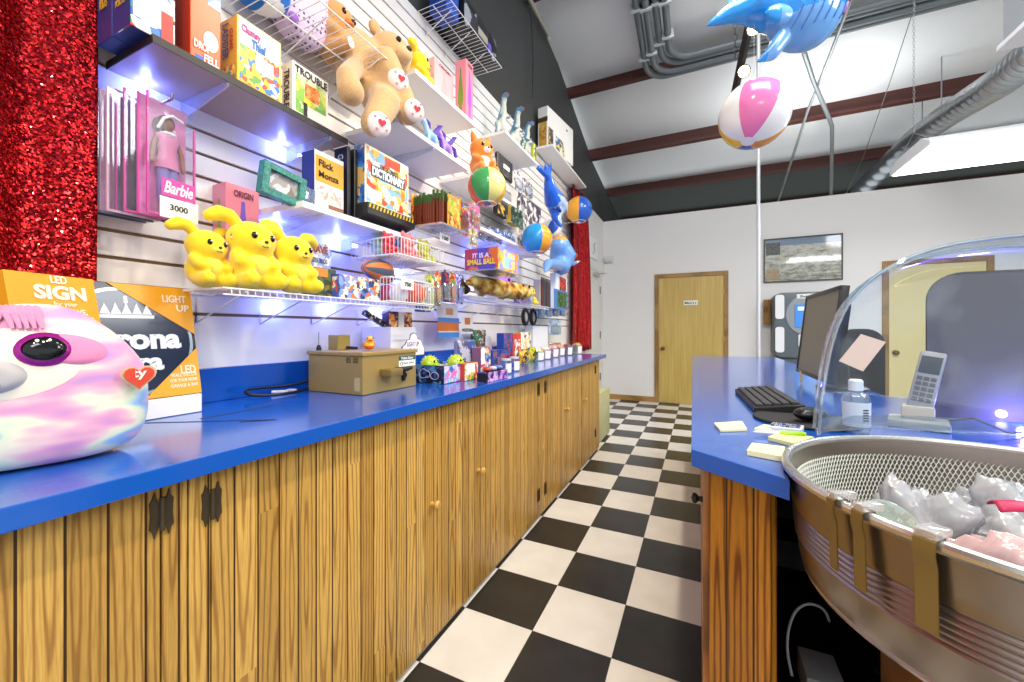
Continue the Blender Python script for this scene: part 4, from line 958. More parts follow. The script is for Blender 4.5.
t = carton('boxed_game', 'large cartoon covered game box lettered DICTIONARY, tilted on a striped base', -1.275, -1.215, 1.195, 1.46, 1.685, 1.925, M('#f1ead2', .35), art(['#2f62b4', '#3f86cc', '#284a92', '#d0a860'], 24, 10), texts=[('X', 'DICTIONARY', .14, .52, .88, .68, M('#fbfbf6', .5), .05), ('X', 'THE ULTIMATE', .30, .70, .72, .76, INK, .01), ('X', 'PARTY GAME', .25, .40, .8, .47, M('#f6e9a0', .5), .02)],
       panels=[('X', .03, .05, .97, .97, art(['#f0e6c8', '#e88a2c', '#7fb8dc', '#e04a2a', '#f0c040', '#cfe4ee', '#d8d0b0'], 22, 11), 'printed_picture'), ('X', .12, .50, .90, .70, M('#2a3a52', .4), 'title_band'), ('X', .42, .80, .78, .95, M('#cc3a1e', .4), 'red_badge'), ('X', .05, .10, .35, .28, TAGM, 'price_tag')])
t = thing('striped_tray', 'dark tray with yellow hazard stripes under the large cartoon game box', 'tray', (-1.24, 1.33, Z))
m = MB(); m.prism([(-1.30, 1.185, 1.614), (-1.19, 1.185, 1.640), (-1.19, 1.185, 1.683), (-1.30, 1.185, 1.683)], (0, .29, 0)); part('tray_body', m, M('#1e1f24', .4), t, smooth=0)
m = MB()
for k in range(14):
    y = 1.19+k*.02; m.prism([(-1.1895, y, 1.663), (-1.1895, y+.009, 1.663), (-1.1895, y+.015, 1.680), (-1.1895, y+.006, 1.680)], (.0005, 0, 0))
part('hazard_stripes', m, M('#d8b820', .5), t, smooth=0)

# hooks with dolls
def doll(label, x, y, rz, lean, front=True, back='#d07ab0', edge='#d8429e'):
    t = thing('doll_package', label, 'doll', (x, y, 1.83), 'boxed dolls on the wall hook')
    T = Matrix.Translation((x, y, 1.49)) @ Matrix.Rotation(rz, 4, 'Z') @ Matrix.Rotation(lean, 4, 'X')
    m = MB(); m.box(-.022, -.019, -.06, .06, 0, .33, T=T); part('backing_card', m, M(back, .4, var=.2, bscale=30), t, smooth=0)
    m = MB()
    for (a, b, c_, d) in ((-.0605, -.056, 0, .325), (.056, .0605, 0, .27), (-.06, .06, -.002, .004)): m.box(.017, .0222, a, b, c_, d, T=T)
    m.box(-.019, -.016, -.0605, -.057, 0, .33, T=T)
    part('card_edge', m, M(edge, .35), t, smooth=0)
    m = MB(); m.prism([(.0225, -.06, 0), (.0225, .06, 0), (.0225, .06, .26), (.0225, .035, .315), (.0225, -.06, .325)], (.0006, 0, 0), T=T); m.box(-.019, .0225, .0605, .061, 0, .27, T=T); part('clear_window', m, clear('#fbfbff', .05, .02, name='window_plastic'), t, smooth=0)
    if front:
        sk = M('#8a5a3e', .5); Tm = T
        blob('doll_body', [('e', (0, .0, .262), (.016, .015, .02)), ('t', [(0, 0, .245), (0, 0, .23)], [.006, .007]), ('t', [(0, -.022, .225), (0, -.036, .19), (.004, -.04, .145)], [.008, .007, .006]), ('t', [(0, .022, .225), (0, .036, .19), (.004, .038, .14)], [.008, .007, .006]), ('t', [(0, 0, .226), (0, 0, .19), (0, 0, .15)], [.018, .013, .017]), ('t', [(0, -.010, .15), (0, -.011, .03)], [.012, .007]), ('t', [(0, .010, .15), (0, .011, .03)], [.012, .007])], sk, t, .004, 3, T=Tm)
        m = MB(); m.lathe([(.022, .232), (.026, .225), (.021, .20), (.018, .185), (.026, .135), (.0255, .135), (.017, .185), (.0205, .20), (.021, .232)], n=18, T=Tm @ Matrix.Diagonal((.75, 1.15, 1, 1))); part('pink_blouse', m, M('#d680a8', .6), t)
        m = MB(); 
        for s in (-1, 1): m.tube([(0, s*.010, .15), (0, s*.011, .05)], [.015, .010], 12, T=Tm)
        part('violet_trousers', m, M('#8a7cc0', .6), t)
        m = MB(); m.ell((-.006, 0, .268), (.019, .021, .022), T=Tm); m.ell((-.004, -.022, .255), (.012, .010, .02), T=Tm); part('hair', m, M('#3a2620', .8), t)
        m = MB(); m.tube([(.012, -.03, .24), (.02, -.02, .27), (.02, 0, .285), (.016, .03, .28)], .004, 6, T=Tm); m.lathe([(.02, .226), (.024, .232), (.018, .238)], n=16, T=Tm); part('white_collar', m, M('#efeeea', .5), t)
        m = MB(); m.box(.0232, .0238, -.028, .058, .055, .105, T=Tm); part('pink_name_card', m, M('#d8429e', .4), t, smooth=0)
        r = Tm.to_3x3(); text('lettering', 'Barbie', t, Tm @ Vector((.0245, -.022, .064)), r @ Vector((0, 1, 0)), r @ Vector((0, 0, 1)), .074, .034, M('#f7f3f5', .5), .0004, .02, .3)
        m = MB(); m.box(.0235, .0242, -.032, .066, -.005, .052, T=Tm); pt = part('price_tag', m, PAPER, t, smooth=0)
        text('lettering', '3000', pt, Tm @ Vector((.0250, -.008, .018)), r @ Vector((0, 1, 0)), r @ Vector((0, 0, 1)), .046, .017, INK, .0004, .02)
    return t
m = MB(); m.tube([(WX+.004, .60, 1.815), (-1.33, .60, 1.815), (-1.325, .60, 1.83)], .0035, 8); m.box(WX+.0005, WX+.006, .585, .615, 1.79, 1.84); tag(part('wall_hook', m, CHROME, smooth=60), 'chrome slatwall hook the boxed dolls hang from', 'hook')
doll('boxed doll in a pink blouse, foremost on the hook, with a 3000 price tag', -1.365, .605, .12, .0)
doll('boxed doll pack with a pink edge, second on the hook behind the foremost doll', -1.405, .575, .08, .0, False, '#6a6a70')
doll('boxed doll pack with a chequered pink backing, third on the hook', -1.44, .555, .05, .0, False, '#d8a6bc', '#e2bccb')
doll('boxed doll pack with a grey blue backing, hindmost against the wall', -1.474, .55, 0, .0, False, '#5a6a86', '#6a7690')

# ------------------------------------------------------------------ plush toys
EYE = M('#0b0b0c', .12)
def plush(name, label, cat, loc, rz, s, col, belly=None, ear='long', ear_col=None, tilt=0, group=None, nose='#2a1c18', limb=None, fur=.5, muzzle=None, sole=None, stripe=None):
    t = thing(name, label, cat, tuple(loc), group)
    T = Matrix.Translation(Vector(loc)) @ Matrix.Rotation(rz, 4, 'Z') @ Matrix.Rotation(tilt, 4, 'X') @ Matrix.Scale(s, 4)
    fm = M(col, .85, bump=fur, bscale=180, sheen=.4, var=.06)
    pr = [('e', (0, 0, .062), (.055, .06, .062)), ('e', (.008, 0, .145), (.058, .066, .056))]
    for q in (-1, 1):
        pr += [('t', [(.015, q*.05, .095), (.045, q*.052, .075), (.062, q*.035, .068)], [.018, .018, .016]),
               ('t', [(.02, q*.035, .03), (.06, q*.042, .024), (.075, q*.044, .028)], [.026, .024, .022])]
    bl = M(belly, .85, bump=fur, bscale=180, sheen=.4) if belly else None
    if belly: blob('plush_body', pr, [fm, bl], t, .007*s, 4, pick=lambda c, n: 0, T=T)
    else: blob('plush_body', pr, fm, t, .007*s, 4, T=T)
    if belly:
        m = MB(); m.ell((.022, 0, .07), (.038, .042, .042), T=T); part('belly', m, bl, t)
    ec = M(ear_col or col, .85, bump=fur, bscale=180, sheen=.4)
    for q in (-1, 1):
        if ear == 'long': pe = [('t', [(0, q*.03, .18), (-.005, q*.055, .206), (-.012, q*.08, .208), (-.015, q*.100, .196)], [.016, .021, .023, .017])]
        elif ear == 'round': pe = [('e', (0, q*.05, .192), (.012, .024, .024))]
        else: pe = [('t', [(0, q*.036, .18), (0, q*.05, .215), (0, q*.056, .235)], [.022, .014, .004])]
        blob('ear', pe, ec, t, .006*s, 2, T=T)
        m = MB(); m.ell((.059, q*.026, .152), (.006, .0085, .010), 12, 8, T=T); e = part('eye', m, EYE, t)
        m = MB(); m.ell((.0645, q*.026+.002, .156), (.002, .0026, .003), 8, 6, T=T); part('eye_glint', m, M('#ffffff', .2), e)
        if sole:
            m = MB(); m.ell((.097, q*.044, .028), (.004, .017, .018), 14, 8, T=T); part('sole', m, M(sole, .8), t)
    m = MB(); m.ell((.056, 0, .130), (.016, .022, .016), 14, 10, T=T); part('muzzle', m, M(muzzle or belly or col, .85, sheen=.3), t)
    m = MB(); m.ell((.072, 0, .136), (.004, .006, .0045), 10, 8, T=T); part('nose', m, M(nose, .4), t)
    m = MB(); m.tube([(.068, -.010, .124), (.0715, -.005, .120), (.0725, 0, .123), (.0715, .005, .120), (.068, .010, .124)], .0011, 5, T=T); part('mouth', m, INK, t)
    return t
YC = '#f5d51a'
gY = 'yellow plush toys on the wire shelf'
tp_ = plush('plush_rabbit', 'plain yellow plush toy with droopy ears, leftmost on the long wire shelf', 'plush toy', (-1.315, .675, 1.296), .15, .84, YC, '#f7df4a', group=gY)
p = Vector((-1.262, .735, 1.452)); m = MB(); m.prism([(p.x, p.y+.022*math.cos(2*PI*k/14), p.z+.016*math.sin(2*PI*k/14)) for k in range(14)], (.002, 0, 0)); part('hang_tag', m, art(['#e8862a', '#f4ece0', '#d85a2a', '#f0c8a0'], 90, 130), tp_, smooth=0)
plush('plush_rabbit', 'plain yellow plush toy with droopy ears, in the middle of the long wire shelf trio', 'plush toy', (-1.285, .785, 1.296), .05, 1.08, YC, '#f7df4a', group=gY)
plush('plush_rabbit', 'plain yellow plush toy with droopy ears, rightmost of the trio, beside the truck toys', 'plush toy', (-1.265, .915, 1.296), .0, .98, YC, '#f7df4a', group=gY)
p = onX(417, 68, -1.30); plush('plush_rabbit', 'small yellow plush toy high up beside the pink lamp boxes', 'plush toy', (p.x, p.y, 2.388), .5, .95, YC, '#f7df4a')
# big teddy bear slumped over the left end of its shelf
FUR = M('#cba370', .9, bump=.9, bscale=130, sheen=.5, var=.12, name='tan_fur'); FURL = M('#dcbc8e', .9, bump=.8, bscale=130, sheen=.4)
SOLE = M('#f1e6e0', .8); HEART = M('#c81e3c', .7)
hd = onX(390, 56, -1.30); bd = onX(358, 62, -1.36); lw = onX(381, 96, -1.26); hp = onX(396, 82, -1.16); a2 = onX(351, 92, -1.15)
f1 = onX(377, 126, -1.13); f2 = onX(412, 112, -1.13)
t = thing('teddy_bear', 'big tan teddy bear with white heart printed soles, slumped on a white shelf', 'teddy bear', tuple(lw))
pr = [('e', tuple(hd), (.095, .10, .095)), ('e', tuple(bd), (.10, .12, .13)), ('e', tuple(lw), (.085, .095, .105)),
      ('t', [tuple(bd+Vector((.05, .03, -.02))), tuple((bd+hp)/2+Vector((.05, 0, .03))), tuple(hp)], [.06, .062, .05]),
      ('t', [tuple(bd+Vector((.04, -.05, -.06))), tuple(a2+Vector((-.02, 0, .06))), tuple(a2)], [.04, .04, .05]),
      ('t', [tuple(lw), tuple((lw+f1)/2+Vector((.03, 0, .02))), tuple(f1+Vector((-.02, 0, .012)))], [.07, .062, .05]),
      ('t', [tuple(lw), tuple((lw+f2)/2+Vector((.03, 0, .03))), tuple(f2+Vector((-.02, 0, .0)))], [.07, .06, .052])]
blob('bear_body', pr, FUR, t, .012, 5)
for q in (-1, 1): blob('ear', [('e', tuple(hd+Vector((-.02, q*.075, .085))), (.02, .035, .035))], FUR, t, .008, 2)
mz = hd+Vector((.082, -.005, -.02)); m = MB(); m.ell(tuple(mz), (.04, .042, .034)); part('muzzle', m, FURL, t)
m = MB(); m.ell(tuple(mz+Vector((.037, -.004, .012))), (.012, .015, .011)); part('nose', m, M('#4a2a1c', .4), t)
for q in (-1, 1): m = MB(); m.ell(tuple(hd+Vector((.082, q*.036, .028))), (.012, .012, .013)); part('eye', m, M('#1c0f0a', .15), t)
def heart(mb, c, n, s, T=None):
    n = Vector(n).normalized(); r = Vector((0, 0, 1)).cross(n).normalized(); u = n.cross(r)
    pts = []
    for k in range(24):
        a = 2*PI*k/24; x = 16*math.sin(a)**3/17; y = (13*math.cos(a)-5*math.cos(2*a)-2*math.cos(3*a)-math.cos(4*a))/17
        pts.append(tuple(Vector(c)+r*(x*s)+u*(y*s)))
    mb.prism(pts, tuple(n*.0015))
for nm, c_, nv in (('sole', f1, (.85, -.35, -.1)), ('sole', f2, (.85, -.35, -.1)), ('paw_pad', hp, (.85, -.3, -.1))):
    nv = Vector(nv).normalized(); R = Matrix.Translation(c_) @ nv.to_track_quat('Z', 'Y').to_matrix().to_4x4()
    m = MB(); m.ell((0, 0, .018), (.047, .047, .028), 20, 12, T=R); sp_ = part(nm, m, SOLE, t)
    m = MB(); heart(m, c_+nv*.047, nv, .017); part('heart', m, HEART, sp_, smooth=0)
    for a in (0.6, 2.2, 3.9, 5.3):
        m = MB(); r_ = nv.cross(Vector((0, 0, 1))).normalized(); u_ = r_.cross(nv); heart(m, c_+nv*.040+r_*(.030*math.cos(a))+u_*(.030*math.sin(a)), nv, .006); part('heart', m, M('#e0708a', .7), sp_, smooth=0)
# toys on the upper wire shelf
p = onX(338, 12, -1.40); plush('teddy_bear', 'smaller tan teddy bear with an orange chest on the upper wire shelf', 'teddy bear', (p.x, p.y-.02, 2.296), .2, 1.25, '#c99458', '#e07a3a', ear='round', sole='#f1e6e0')
t = thing('heart_pillow', 'lilac plush pillow with a pattern of small dark hearts on the upper wire shelf', 'pillow', (-1.42, 1.03, 2.295))
m = MB(); c_ = onX(300, 18, -1.42)
m.grid(lambda u, v: (lambda a, b: (c_.x+.07*math.copysign(abs(math.cos(b))**.7, math.cos(b))*math.copysign(abs(math.cos(a))**.6, math.cos(a)), c_.y+.115*math.copysign(abs(math.cos(b))**.6, math.cos(b))*math.copysign(abs(math.sin(a))**.6, math.sin(a)), 2.296+.19+.19*math.copysign(abs(math.sin(b))**.7, math.sin(b))))(2*PI*u, PI*(v-.5)), 28, 16, cu=True)
LIL = NT('lilac_print'); tc = LIL.n('TexCoord'); vo = LIL.n('TexVoronoi', in_Scale=52.); vo.inputs['Randomness'].default_value = .25; LIL.l(tc, vo, 3, 0)
r = LIL.ramp([(0, '#4a5a7a'), (.27, '#4a5a7a'), (.31, '#dcc3e6'), (1, '#dcc3e6')]); LIL.l(vo, r); LIL.t.links.new(r.outputs[0], LIL.b.inputs['Base Color']); LIL.b.inputs['Roughness'].default_value = .9
part('cushion', m, LIL.m, t, smooth=80)
m = MB(); m.ell((c_.x+.06, c_.y-.07, 2.33), (.012, .02, .02)); part('violet_bow', m, M('#8f5fc0', .8), t)
p = onX(258, -4, -1.40); t = thing('plush_ball', 'bright blue round plush with a white underside on the upper wire shelf', 'plush toy', (p.x, p.y, 2.295))
blob('plush_body', [('e', (p.x, p.y, 2.385), (.085, .11, .088))], [M('#2478d4', .8, bump=.3, bscale=150), M('#f0f0f4', .8)], t, .01, 2, pick=lambda c, n: 1 if c.z < 2.335 and c.y > p.y+.0 else 0)
m = MB(); m.ell((p.x+.08, p.y-.02, 2.42), (.012, .015, .018)); part('eye', m, EYE, t)
# pink lamp boxes
PK = M('#e58a9c', .35); PKL = M('#f0b6bd', .35)
def lampbox(label, x0, x1, y0, y1, z0, z1, c_side='#79a23a', c_front='#7b5fc8', col=PK, group='pink lava lamp boxes'):
    def rocket(a): return M(a, .35, name='lamp_picture')
    t = carton('lamp_box', label, x0, x1, y0, y1, z0, z1, col, col, texts=[('X', 'ORIGIN', .22, .89, .80, .95, M('#6a2a4a', .5), .01)], group=group)
    cx, cy, h = (x0+x1)/2, (y0+y1)/2, z1-z0
    for face, cc in (('Y', c_side), ('X', c_front)):
        w = min((x1-x0) if face == 'Y' else (y1-y0), .12); P = []
        prof = [(-.16, .03), (.16, .03), (.12, .18), (.24, .24), (.24, .36), (.07, .68), (.05, .78), (-.05, .78), (-.07, .68), (-.24, .36), (-.24, .24), (-.12, .18)]
        m = MB()
        if face == 'Y': m.prism([(cx+a*w, y0-.0006, z0+b*1.1*h) for a, b in prof], (0, -.0004, 0))
        else: m.prism([(x1+.0006, cy+a*w, z0+b*1.1*h) for a, b in prof], (.0004, 0, 0))
        part('lamp_picture', m, rocket(cc), t, smooth=0)
    return t
lampbox('tall pink lamp box standing behind the yellow plush toys', -1.495, -1.42, .79, .90, 1.297, 1.665)
y0 = onX(437, 80, -1.27).y
lampbox('pale pink lamp box nearest the small yellow plush toy, high on its shelf', -1.36, -1.275, 1.74, 1.925, 2.387, 2.63, '#e79aa6', '#f0a9ae', PKL)
lampbox('pink lamp box with a green lamp picture, second on the high shelf', -1.272, -1.2, 1.935, 2.015, 2.387, 2.72, '#6f9a2e', '#a44fd0')
# blue unicorn figures at the end of the bear shelf
for k, (u, v, lab) in enumerate(((431, 134, 'small pale blue winged toy at the end of the bear shelf'), (446, 146, 'small purple winged toy at the end of the bear shelf'))):
    p = onX(u, v, -1.235); y = p.y; t = thing('winged_toy', lab, 'toy', (p.x, y, 2.102), 'winged toys on the bear shelf')
    T = Matrix.Translation((p.x, y, 2.102)) @ Matrix.Rotation(-.3, 4, 'Z') @ Matrix.Scale(1.1, 4)
    blob('toy_body', [('e', (0, 0, .055), (.02, .032, .025)), ('t', [(0, -.02, .06), (0, -.03, .09), (0, -.04, .105)], [.016, .013, .015])]+[('t', [(a, b, .045), (a, b, .008)], [.009, .008]) for a in (-.01, .01) for b in (-.022, .022)], M(('#8fb6e8', '#a77fe0')[k], .4), t, .004, 3, T=T)
    for q in (-1, 1): m = MB(); m.prism([(q*.018, -.005, .065), (q*.03, .02, .10), (q*.03, .045, .105), (q*.022, .02, .06)], (.002*q, 0, 0), T=T); part('wing', m, M('#5a3ab0', .4), t, smooth=0)
    m = MB(); m.tube([(0, -.045, .118), (0, -.055, .142)], [.005, .001], 8, T=T); part('horn', m, M('#e05a80', .4), t)
    m = MB(); m.tube([(0, -.03, .115), (0, -.012, .105), (0, -.012, .075)], .009, 8, T=T); part('mane', m, M('#4a2aa0', .5), t)
    m = MB(); m.tube([(0, .034, .06), (0, .055, .055), (0, .06, .02)], .009, 8, T=T); part('tail', m, M('#4a2aa0', .5), t)
# fox plush
p = onX(467, 158, -1.2); plush('plush_fox', 'orange and white plush fox sitting above the green beach ball', 'plush toy', (-1.25, 2.19, 2.133), -.45, 1.2, '#e8852a', '#f6f2ea', ear='pointed', muzzle='#f6f2ea')
# dinosaur toys
def dino(label, y, rz, s=1.0):
    t = thing('dinosaur_toy', label, 'dinosaur', (-1.36, y, 2.641), 'grey dinosaur toys'); T = Matrix.Translation((-1.36, y, 2.642)) @ Matrix.Rotation(rz, 4, 'Z') @ Matrix.Scale(s, 4)
    pr = [('e', (0, 0, .10), (.045, .04, .065)), ('t', [(.01, 0, .15), (.03, 0, .20), (.03, 0, .25), (.04, 0, .285)], [.035, .026, .022, .024]), ('e', (.055, 0, .30), (.036, .021, .02)), ('t', [(.055, 0, .287), (.09, 0, .282)], [.014, .007]), ('t', [(-.03, 0, .07), (-.09, 0, .03), (-.14, 0, .03)], [.032, .018, .006])]
    for q in (-1, 1): pr += [('t', [(0, q*.032, .09), (.012, q*.04, .05), (0, q*.04, .012)], [.028, .018, .014]), ('t', [(0, q*.04, .012), (.035, q*.04, .010)], [.012, .010]), ('t', [(.03, q*.03, .15), (.06, q*.036, .135), (.075, q*.03, .148)], [.012, .009, .006])]
    blob('toy_body', pr, [M('#5f8fae', .45, var=.3, bscale=25), M('#c9cfc6', .5, var=.1, bscale=40)], t, .006, 3, pick=lambda c, n: 1 if (n.x > .35 and c.z < .28) else 0, T=T)
    m = MB(); m.ell((.082, 0, .297), (.018, .012, .006), T=T); part('mouth', m, M('#d0506e', .5), t)
    for q in (-1, 1): m = MB(); m.ell((.062, q*.018, .312), (.005, .004, .005), 8, 6, T=T); part('eye', m, EYE, t)
    m = MB()
    for k in range(7):
        z = .27-.028*k; x = .0-.012*max(0, k-2); m.tube([(x, 0, z), (x-.018, 0, z+.008)], [.007, .001], 6, T=T)
    part('crest', m, M('#3f6f8f', .5), t)
    return t
dino('grey blue dinosaur toy, leftmost of the three, nearest the pink lamp boxes', 2.70, -.5, .96)
dino('grey blue dinosaur toy in the middle of the three, a green card beside it', 2.93, -.2, 1.02)
dino('grey blue dinosaur toy, right of the green card, mouth open', 3.13, .1, .98)
carton('toy_card', 'green and white hang card between the second and third dinosaur toys', -1.335, -1.325, 3.0, 3.07, 2.72, 2.84, art(['#2f6a4a', '#3f8a5a', '#dfe6dc', '#28483a'], 40, 12), M('#2f6a4a'), tilt=.1)
bpy.data.objects['toy_card'].location.z = 2.642
p = onX(536, 150, -1.31)
carton('snack_bag', 'yellow green bag at the right end of the dinosaur shelf', -1.33, -1.29, 3.2, 3.255, 2.642, 2.80, art(['#b6c42a', '#d6d63a', '#2a2a2a', '#7f9a2a'], 30, 13), M('#b6c42a'), bev=.01)
# high far shelf: tall white box and amber lamp box
carton('display_box', 'tall white box printed with amber bottles on the highest far shelf', -1.425, -1.315, 3.72, 4.31, 3.002, 3.40, M('#eeede9', .4), M('#e6e2da', .4), rotz=-.148,
       panels=[('Y', .12, .02, .88, .62, art(['#d8a84a', '#c9953a', '#e0b860', '#b8822c'], 18, 14), 'amber_picture'), ('Y', .0, .62, 1, .74, M('#4a3a24', .4), 'dark_band'), ('X', .02, .02, .2, .5, art(['#b08a4a', '#4a4a58', '#d0b070', '#2c2c34'], 20, 15), 'bottle_picture'), ('X', .28, .02, .62, .42, art(['#e0c83a', '#3a6a9a', '#e6e6e0', '#2a4a6a'], 12, 16), 'swirl_picture'), ('X', .70, .80, .76, .84, INK, 'small_mark')])
# topmost wire shelf
carton('toy_box', 'blue box at the near end of the topmost wire shelf', -1.45, -1.33, 1.93, 2.06, 3.05, 3.25, M('#2a5ac8', .4), M('#1f46a8', .4))
carton('toy_box', 'black box lying along the topmost wire shelf, silver window', -1.46, -1.30, 2.08, 2.5, 3.05, 3.22, art(['#1a1a1e', '#2a2a30', '#a9adb4', '#3a3a44'], 9, 17), M('#141416', .4), panels=[('X', .4, .3, .7, .6, M('#b9b4a4', .2), 'silver_window'), ('X', .72, .1, .82, .5, M('#6a5ad0', .4), 'violet_panel')])

# ------------------------------------------------------------------ middle of the prize wall
def span(u0, u1, vb, vt, X=None, Z=None):
    """size a box from its outline where its front plane X (or the surface height Z it stands on) is known"""
    uc = (u0+u1)/2
    if X is None: X = onZ(uc, vb, Z).x
    return X, onX(u0, vb, X).y, onX(u1, vb, X).y, (Z if Z is not None else onX(uc, vb, X).z), onX(uc, vt, X).z
def sbox(name, label, u0, u1, vb, vt, front, side, dep=.08, X=None, Z=None, **kw):
    X, y0, y1, z0, z1 = span(u0, u1, vb, vt, X, Z)
    return carton(name, label, X-dep, X, y0, y1, z0+.001, z1, front, side, **kw)
# beach balls and inflatables
def hookring(label, c, r):
    m = MB(); m.tube([(c.x+r*.5*math.cos(2*PI*k/20), c.y+r*.5*math.sin(2*PI*k/20), c.z-r*.875) for k in range(20)], .0025, 6, closed=True)
    m.tube([(c.x-r*.5, c.y, c.z-r*.875), (WX+.004, c.y, c.z-r*.875)], .003, 6); m.box(WX+.0005, WX+.006, c.y-.015, c.y+.015, c.z-r*.875-.03, c.z-r*.875+.02)
    tag(part('ball_hook', m, WIRE, smooth=60), label, 'hook')
c = onX(487, 187, -1.08); ball('green, yellow and orange beach ball in front of the middle of the prize wall', c, .108, ['#e5502a', '#3f9a55', '#e8dc8a', '#e8b02c', '#f0f0ea', '#d8447a'], axis=(-.15, .2, 1), spin=-3.05, cap='#2a57b8'); hookring('white wire ring under the green and yellow beach ball', c, .108)
c = onX(537, 239, -1.12); ball('blue and orange beach ball low on the wall, right of the green one', c, .118, ['#f2a52c', '#1f8fd8', '#1f8fd8', '#f2a52c', '#e46aa0', '#f3f1ee'], axis=(-.1, .15, 1), spin=-3.98, cap='#f2f0ee'); hookring('white wire ring under the blue and orange beach ball', c, .118)
c = onX(551.5, 228, -1.34); ball('blue and white beach ball half behind the blue and orange one', c, .10, ['#f2f3f5', '#2a63cf', '#f2f3f5', '#2a63cf', '#f2f3f5', '#2a63cf'], axis=(.5, .5, 1), spin=-.4); hookring('white wire ring under the blue and white beach ball', c, .10)
c = onX(579, 210, -1.28); ball('half yellow, half blue beach ball farthest along, before the far red curtain', c, .155, ['#e9a32c', '#e9a32c', '#2b5fc8', '#2b5fc8', '#f0f0f0', '#2b5fc8'], axis=(0, .1, 1), spin=-3.39); hookring('white wire ring under the yellow and blue beach ball', c, .155)
def inflatable(name, label, prims, mats, pick, eye, cat='inflatable', extra=None, loc=None):
    t = thing(name, label, cat, tuple(loc)); blob(name.split('_')[-1]+'_body', prims, mats, t, .011, 5, pick=pick)
    for e in eye: m = MB(); m.ell(tuple(e), .012, 10, 8); part('eye', m, EYE, t)
    return t
X = -1.2; q = [onX(u, v, X) for u, v in ((546, 166), (548, 177), (550, 188), (554, 200), (558, 208), (556, 216))]
lf = onX(538, 170, X); rt = onX(551, 164, X-.05)
t = inflatable('dolphin_balloon', 'bright blue inflatable dolphin hanging tail up by the high far shelf', [('t', [tuple(p) for p in q], [.02, .035, .06, .095, .10, .05]), ('t', [tuple(q[1]), tuple(lf+Vector((0, 0, .02))), tuple(lf)], [.03, .022, .006]), ('t', [tuple(q[1]), tuple(rt)], [.03, .01]), ('t', [tuple(q[3]), tuple(q[3]+Vector((.08, .10, -.02))), tuple(q[3]+Vector((.08, .15, -.09)))], [.04, .03, .008]), ('t', [tuple(q[4]), tuple(q[4]+Vector((.07, -.13, -.06)))], [.04, .01]), ('t', [tuple(q[5]), tuple(q[5]+Vector((.05, -.02, -.10)))], [.05, .02])],
    [M('#1f62dc', .15, spec=.6), M('#a9bfe8', .15, spec=.6)], lambda c, n: 1 if (n.x > .1 and n.y > -.5 and c.z < q[3].z+.02 and n.z < .5) else 0, [q[5]+Vector((.06, -.06, .02))], loc=q[4])
m = MB(); m.tube([tuple(q[0]+Vector((0, 0, .0))), (WX+.01, q[0].y, q[0].z+.09)], .0012, 5); part('string', m, M('#dddddd', .5), t)
q = [onX(u, v, -1.22) for u, v in ((560, 246), (563, 256), (561, 265), (552, 268))]
t = inflatable('shark_balloon', 'pale blue inflatable shark with orange fins by the far red curtain', [('t', [tuple(p) for p in q[:3]], [.10, .14, .10]), ('t', [tuple(q[2]), tuple(onX(548, 264, -1.15)), tuple(onX(545, 272, -1.12))], [.07, .045, .012]), ('t', [tuple(q[1]), tuple(onX(572, 264, -1.15)), tuple(onX(580, 261, -1.12))], [.06, .03, .008]), ('t', [tuple(q[0]), tuple(onX(560, 238, -1.25))], [.06, .02])],
    [M('#6f9fe2', .15, spec=.6), M('#f0a52c', .2), M('#eef1f5', .2)], lambda c, n: 1 if (c.z > q[0].z+.05) else (2 if c.y > q[1].y+.16 else 0), [q[1]+Vector((.13, .02, .04))], loc=q[1])
m = MB(); m.ell(tuple(q[1]+Vector((.12, .03, .0))), (.02, .05, .018)); part('mouth', m, M('#c8432e', .4), t)
m = MB(); m.tube([tuple(onX(560, 238, -1.25)), (WX+.01, q[0].y, q[0].z+.25)], .0012, 5); part('string', m, M('#dddddd', .5), t)
# stick packs box
X0, X1, Y0, Y1, Z = -1.235, -1.06, 1.50, 1.66, 1.662
t = thing('stick_pack_box', 'orange display box full of brown stick packs with green tops', 'snack box', (-1.15, 1.58, Z))
m = MB(); m.box(X0, X1, Y0+.16, Y0+.165, Z, Z+.16); m.box(X0, X1, Y0, Y0+.165, Z, Z+.004); m.box(X0, X0+.004, Y0, Y0+.165, Z, Z+.16); m.box(X1-.004, X1, Y0+.05, Y0+.165, Z, Z+.15)
part('display_tray', m, art(['#f0a02c', '#e8862a', '#8a3a1c', '#f0c050', '#7fae3a'], 30, 20), t, smooth=0)
random.seed(4)
for r_ in range(2):
    for k in range(11):
        x = X0+.012+k*.0155; y = Y0+.02+.055*r_+random.uniform(-.006, .006); z1 = Z+.15+random.uniform(-.01, .015)+r_*.01
        s = thing('stick_pack', 'brown snack stick with a green top standing in the orange display box', 'snack stick', (x, y, Z+.005), 'brown stick packs in the orange display box')
        m = MB(); m.box(x-.006, x+.006, y-.004, y+.004, Z+.005, z1-.04); part('wrapper', m, M('#6e2a14', .35, var=.3, bscale=60), s, smooth=0, bevel=.002)
        m = MB(); m.box(x-.006, x+.006, y-.004, y+.004, z1-.04, z1); part('green_top', m, M('#2f5a1e', .35), s, smooth=0, bevel=.002)
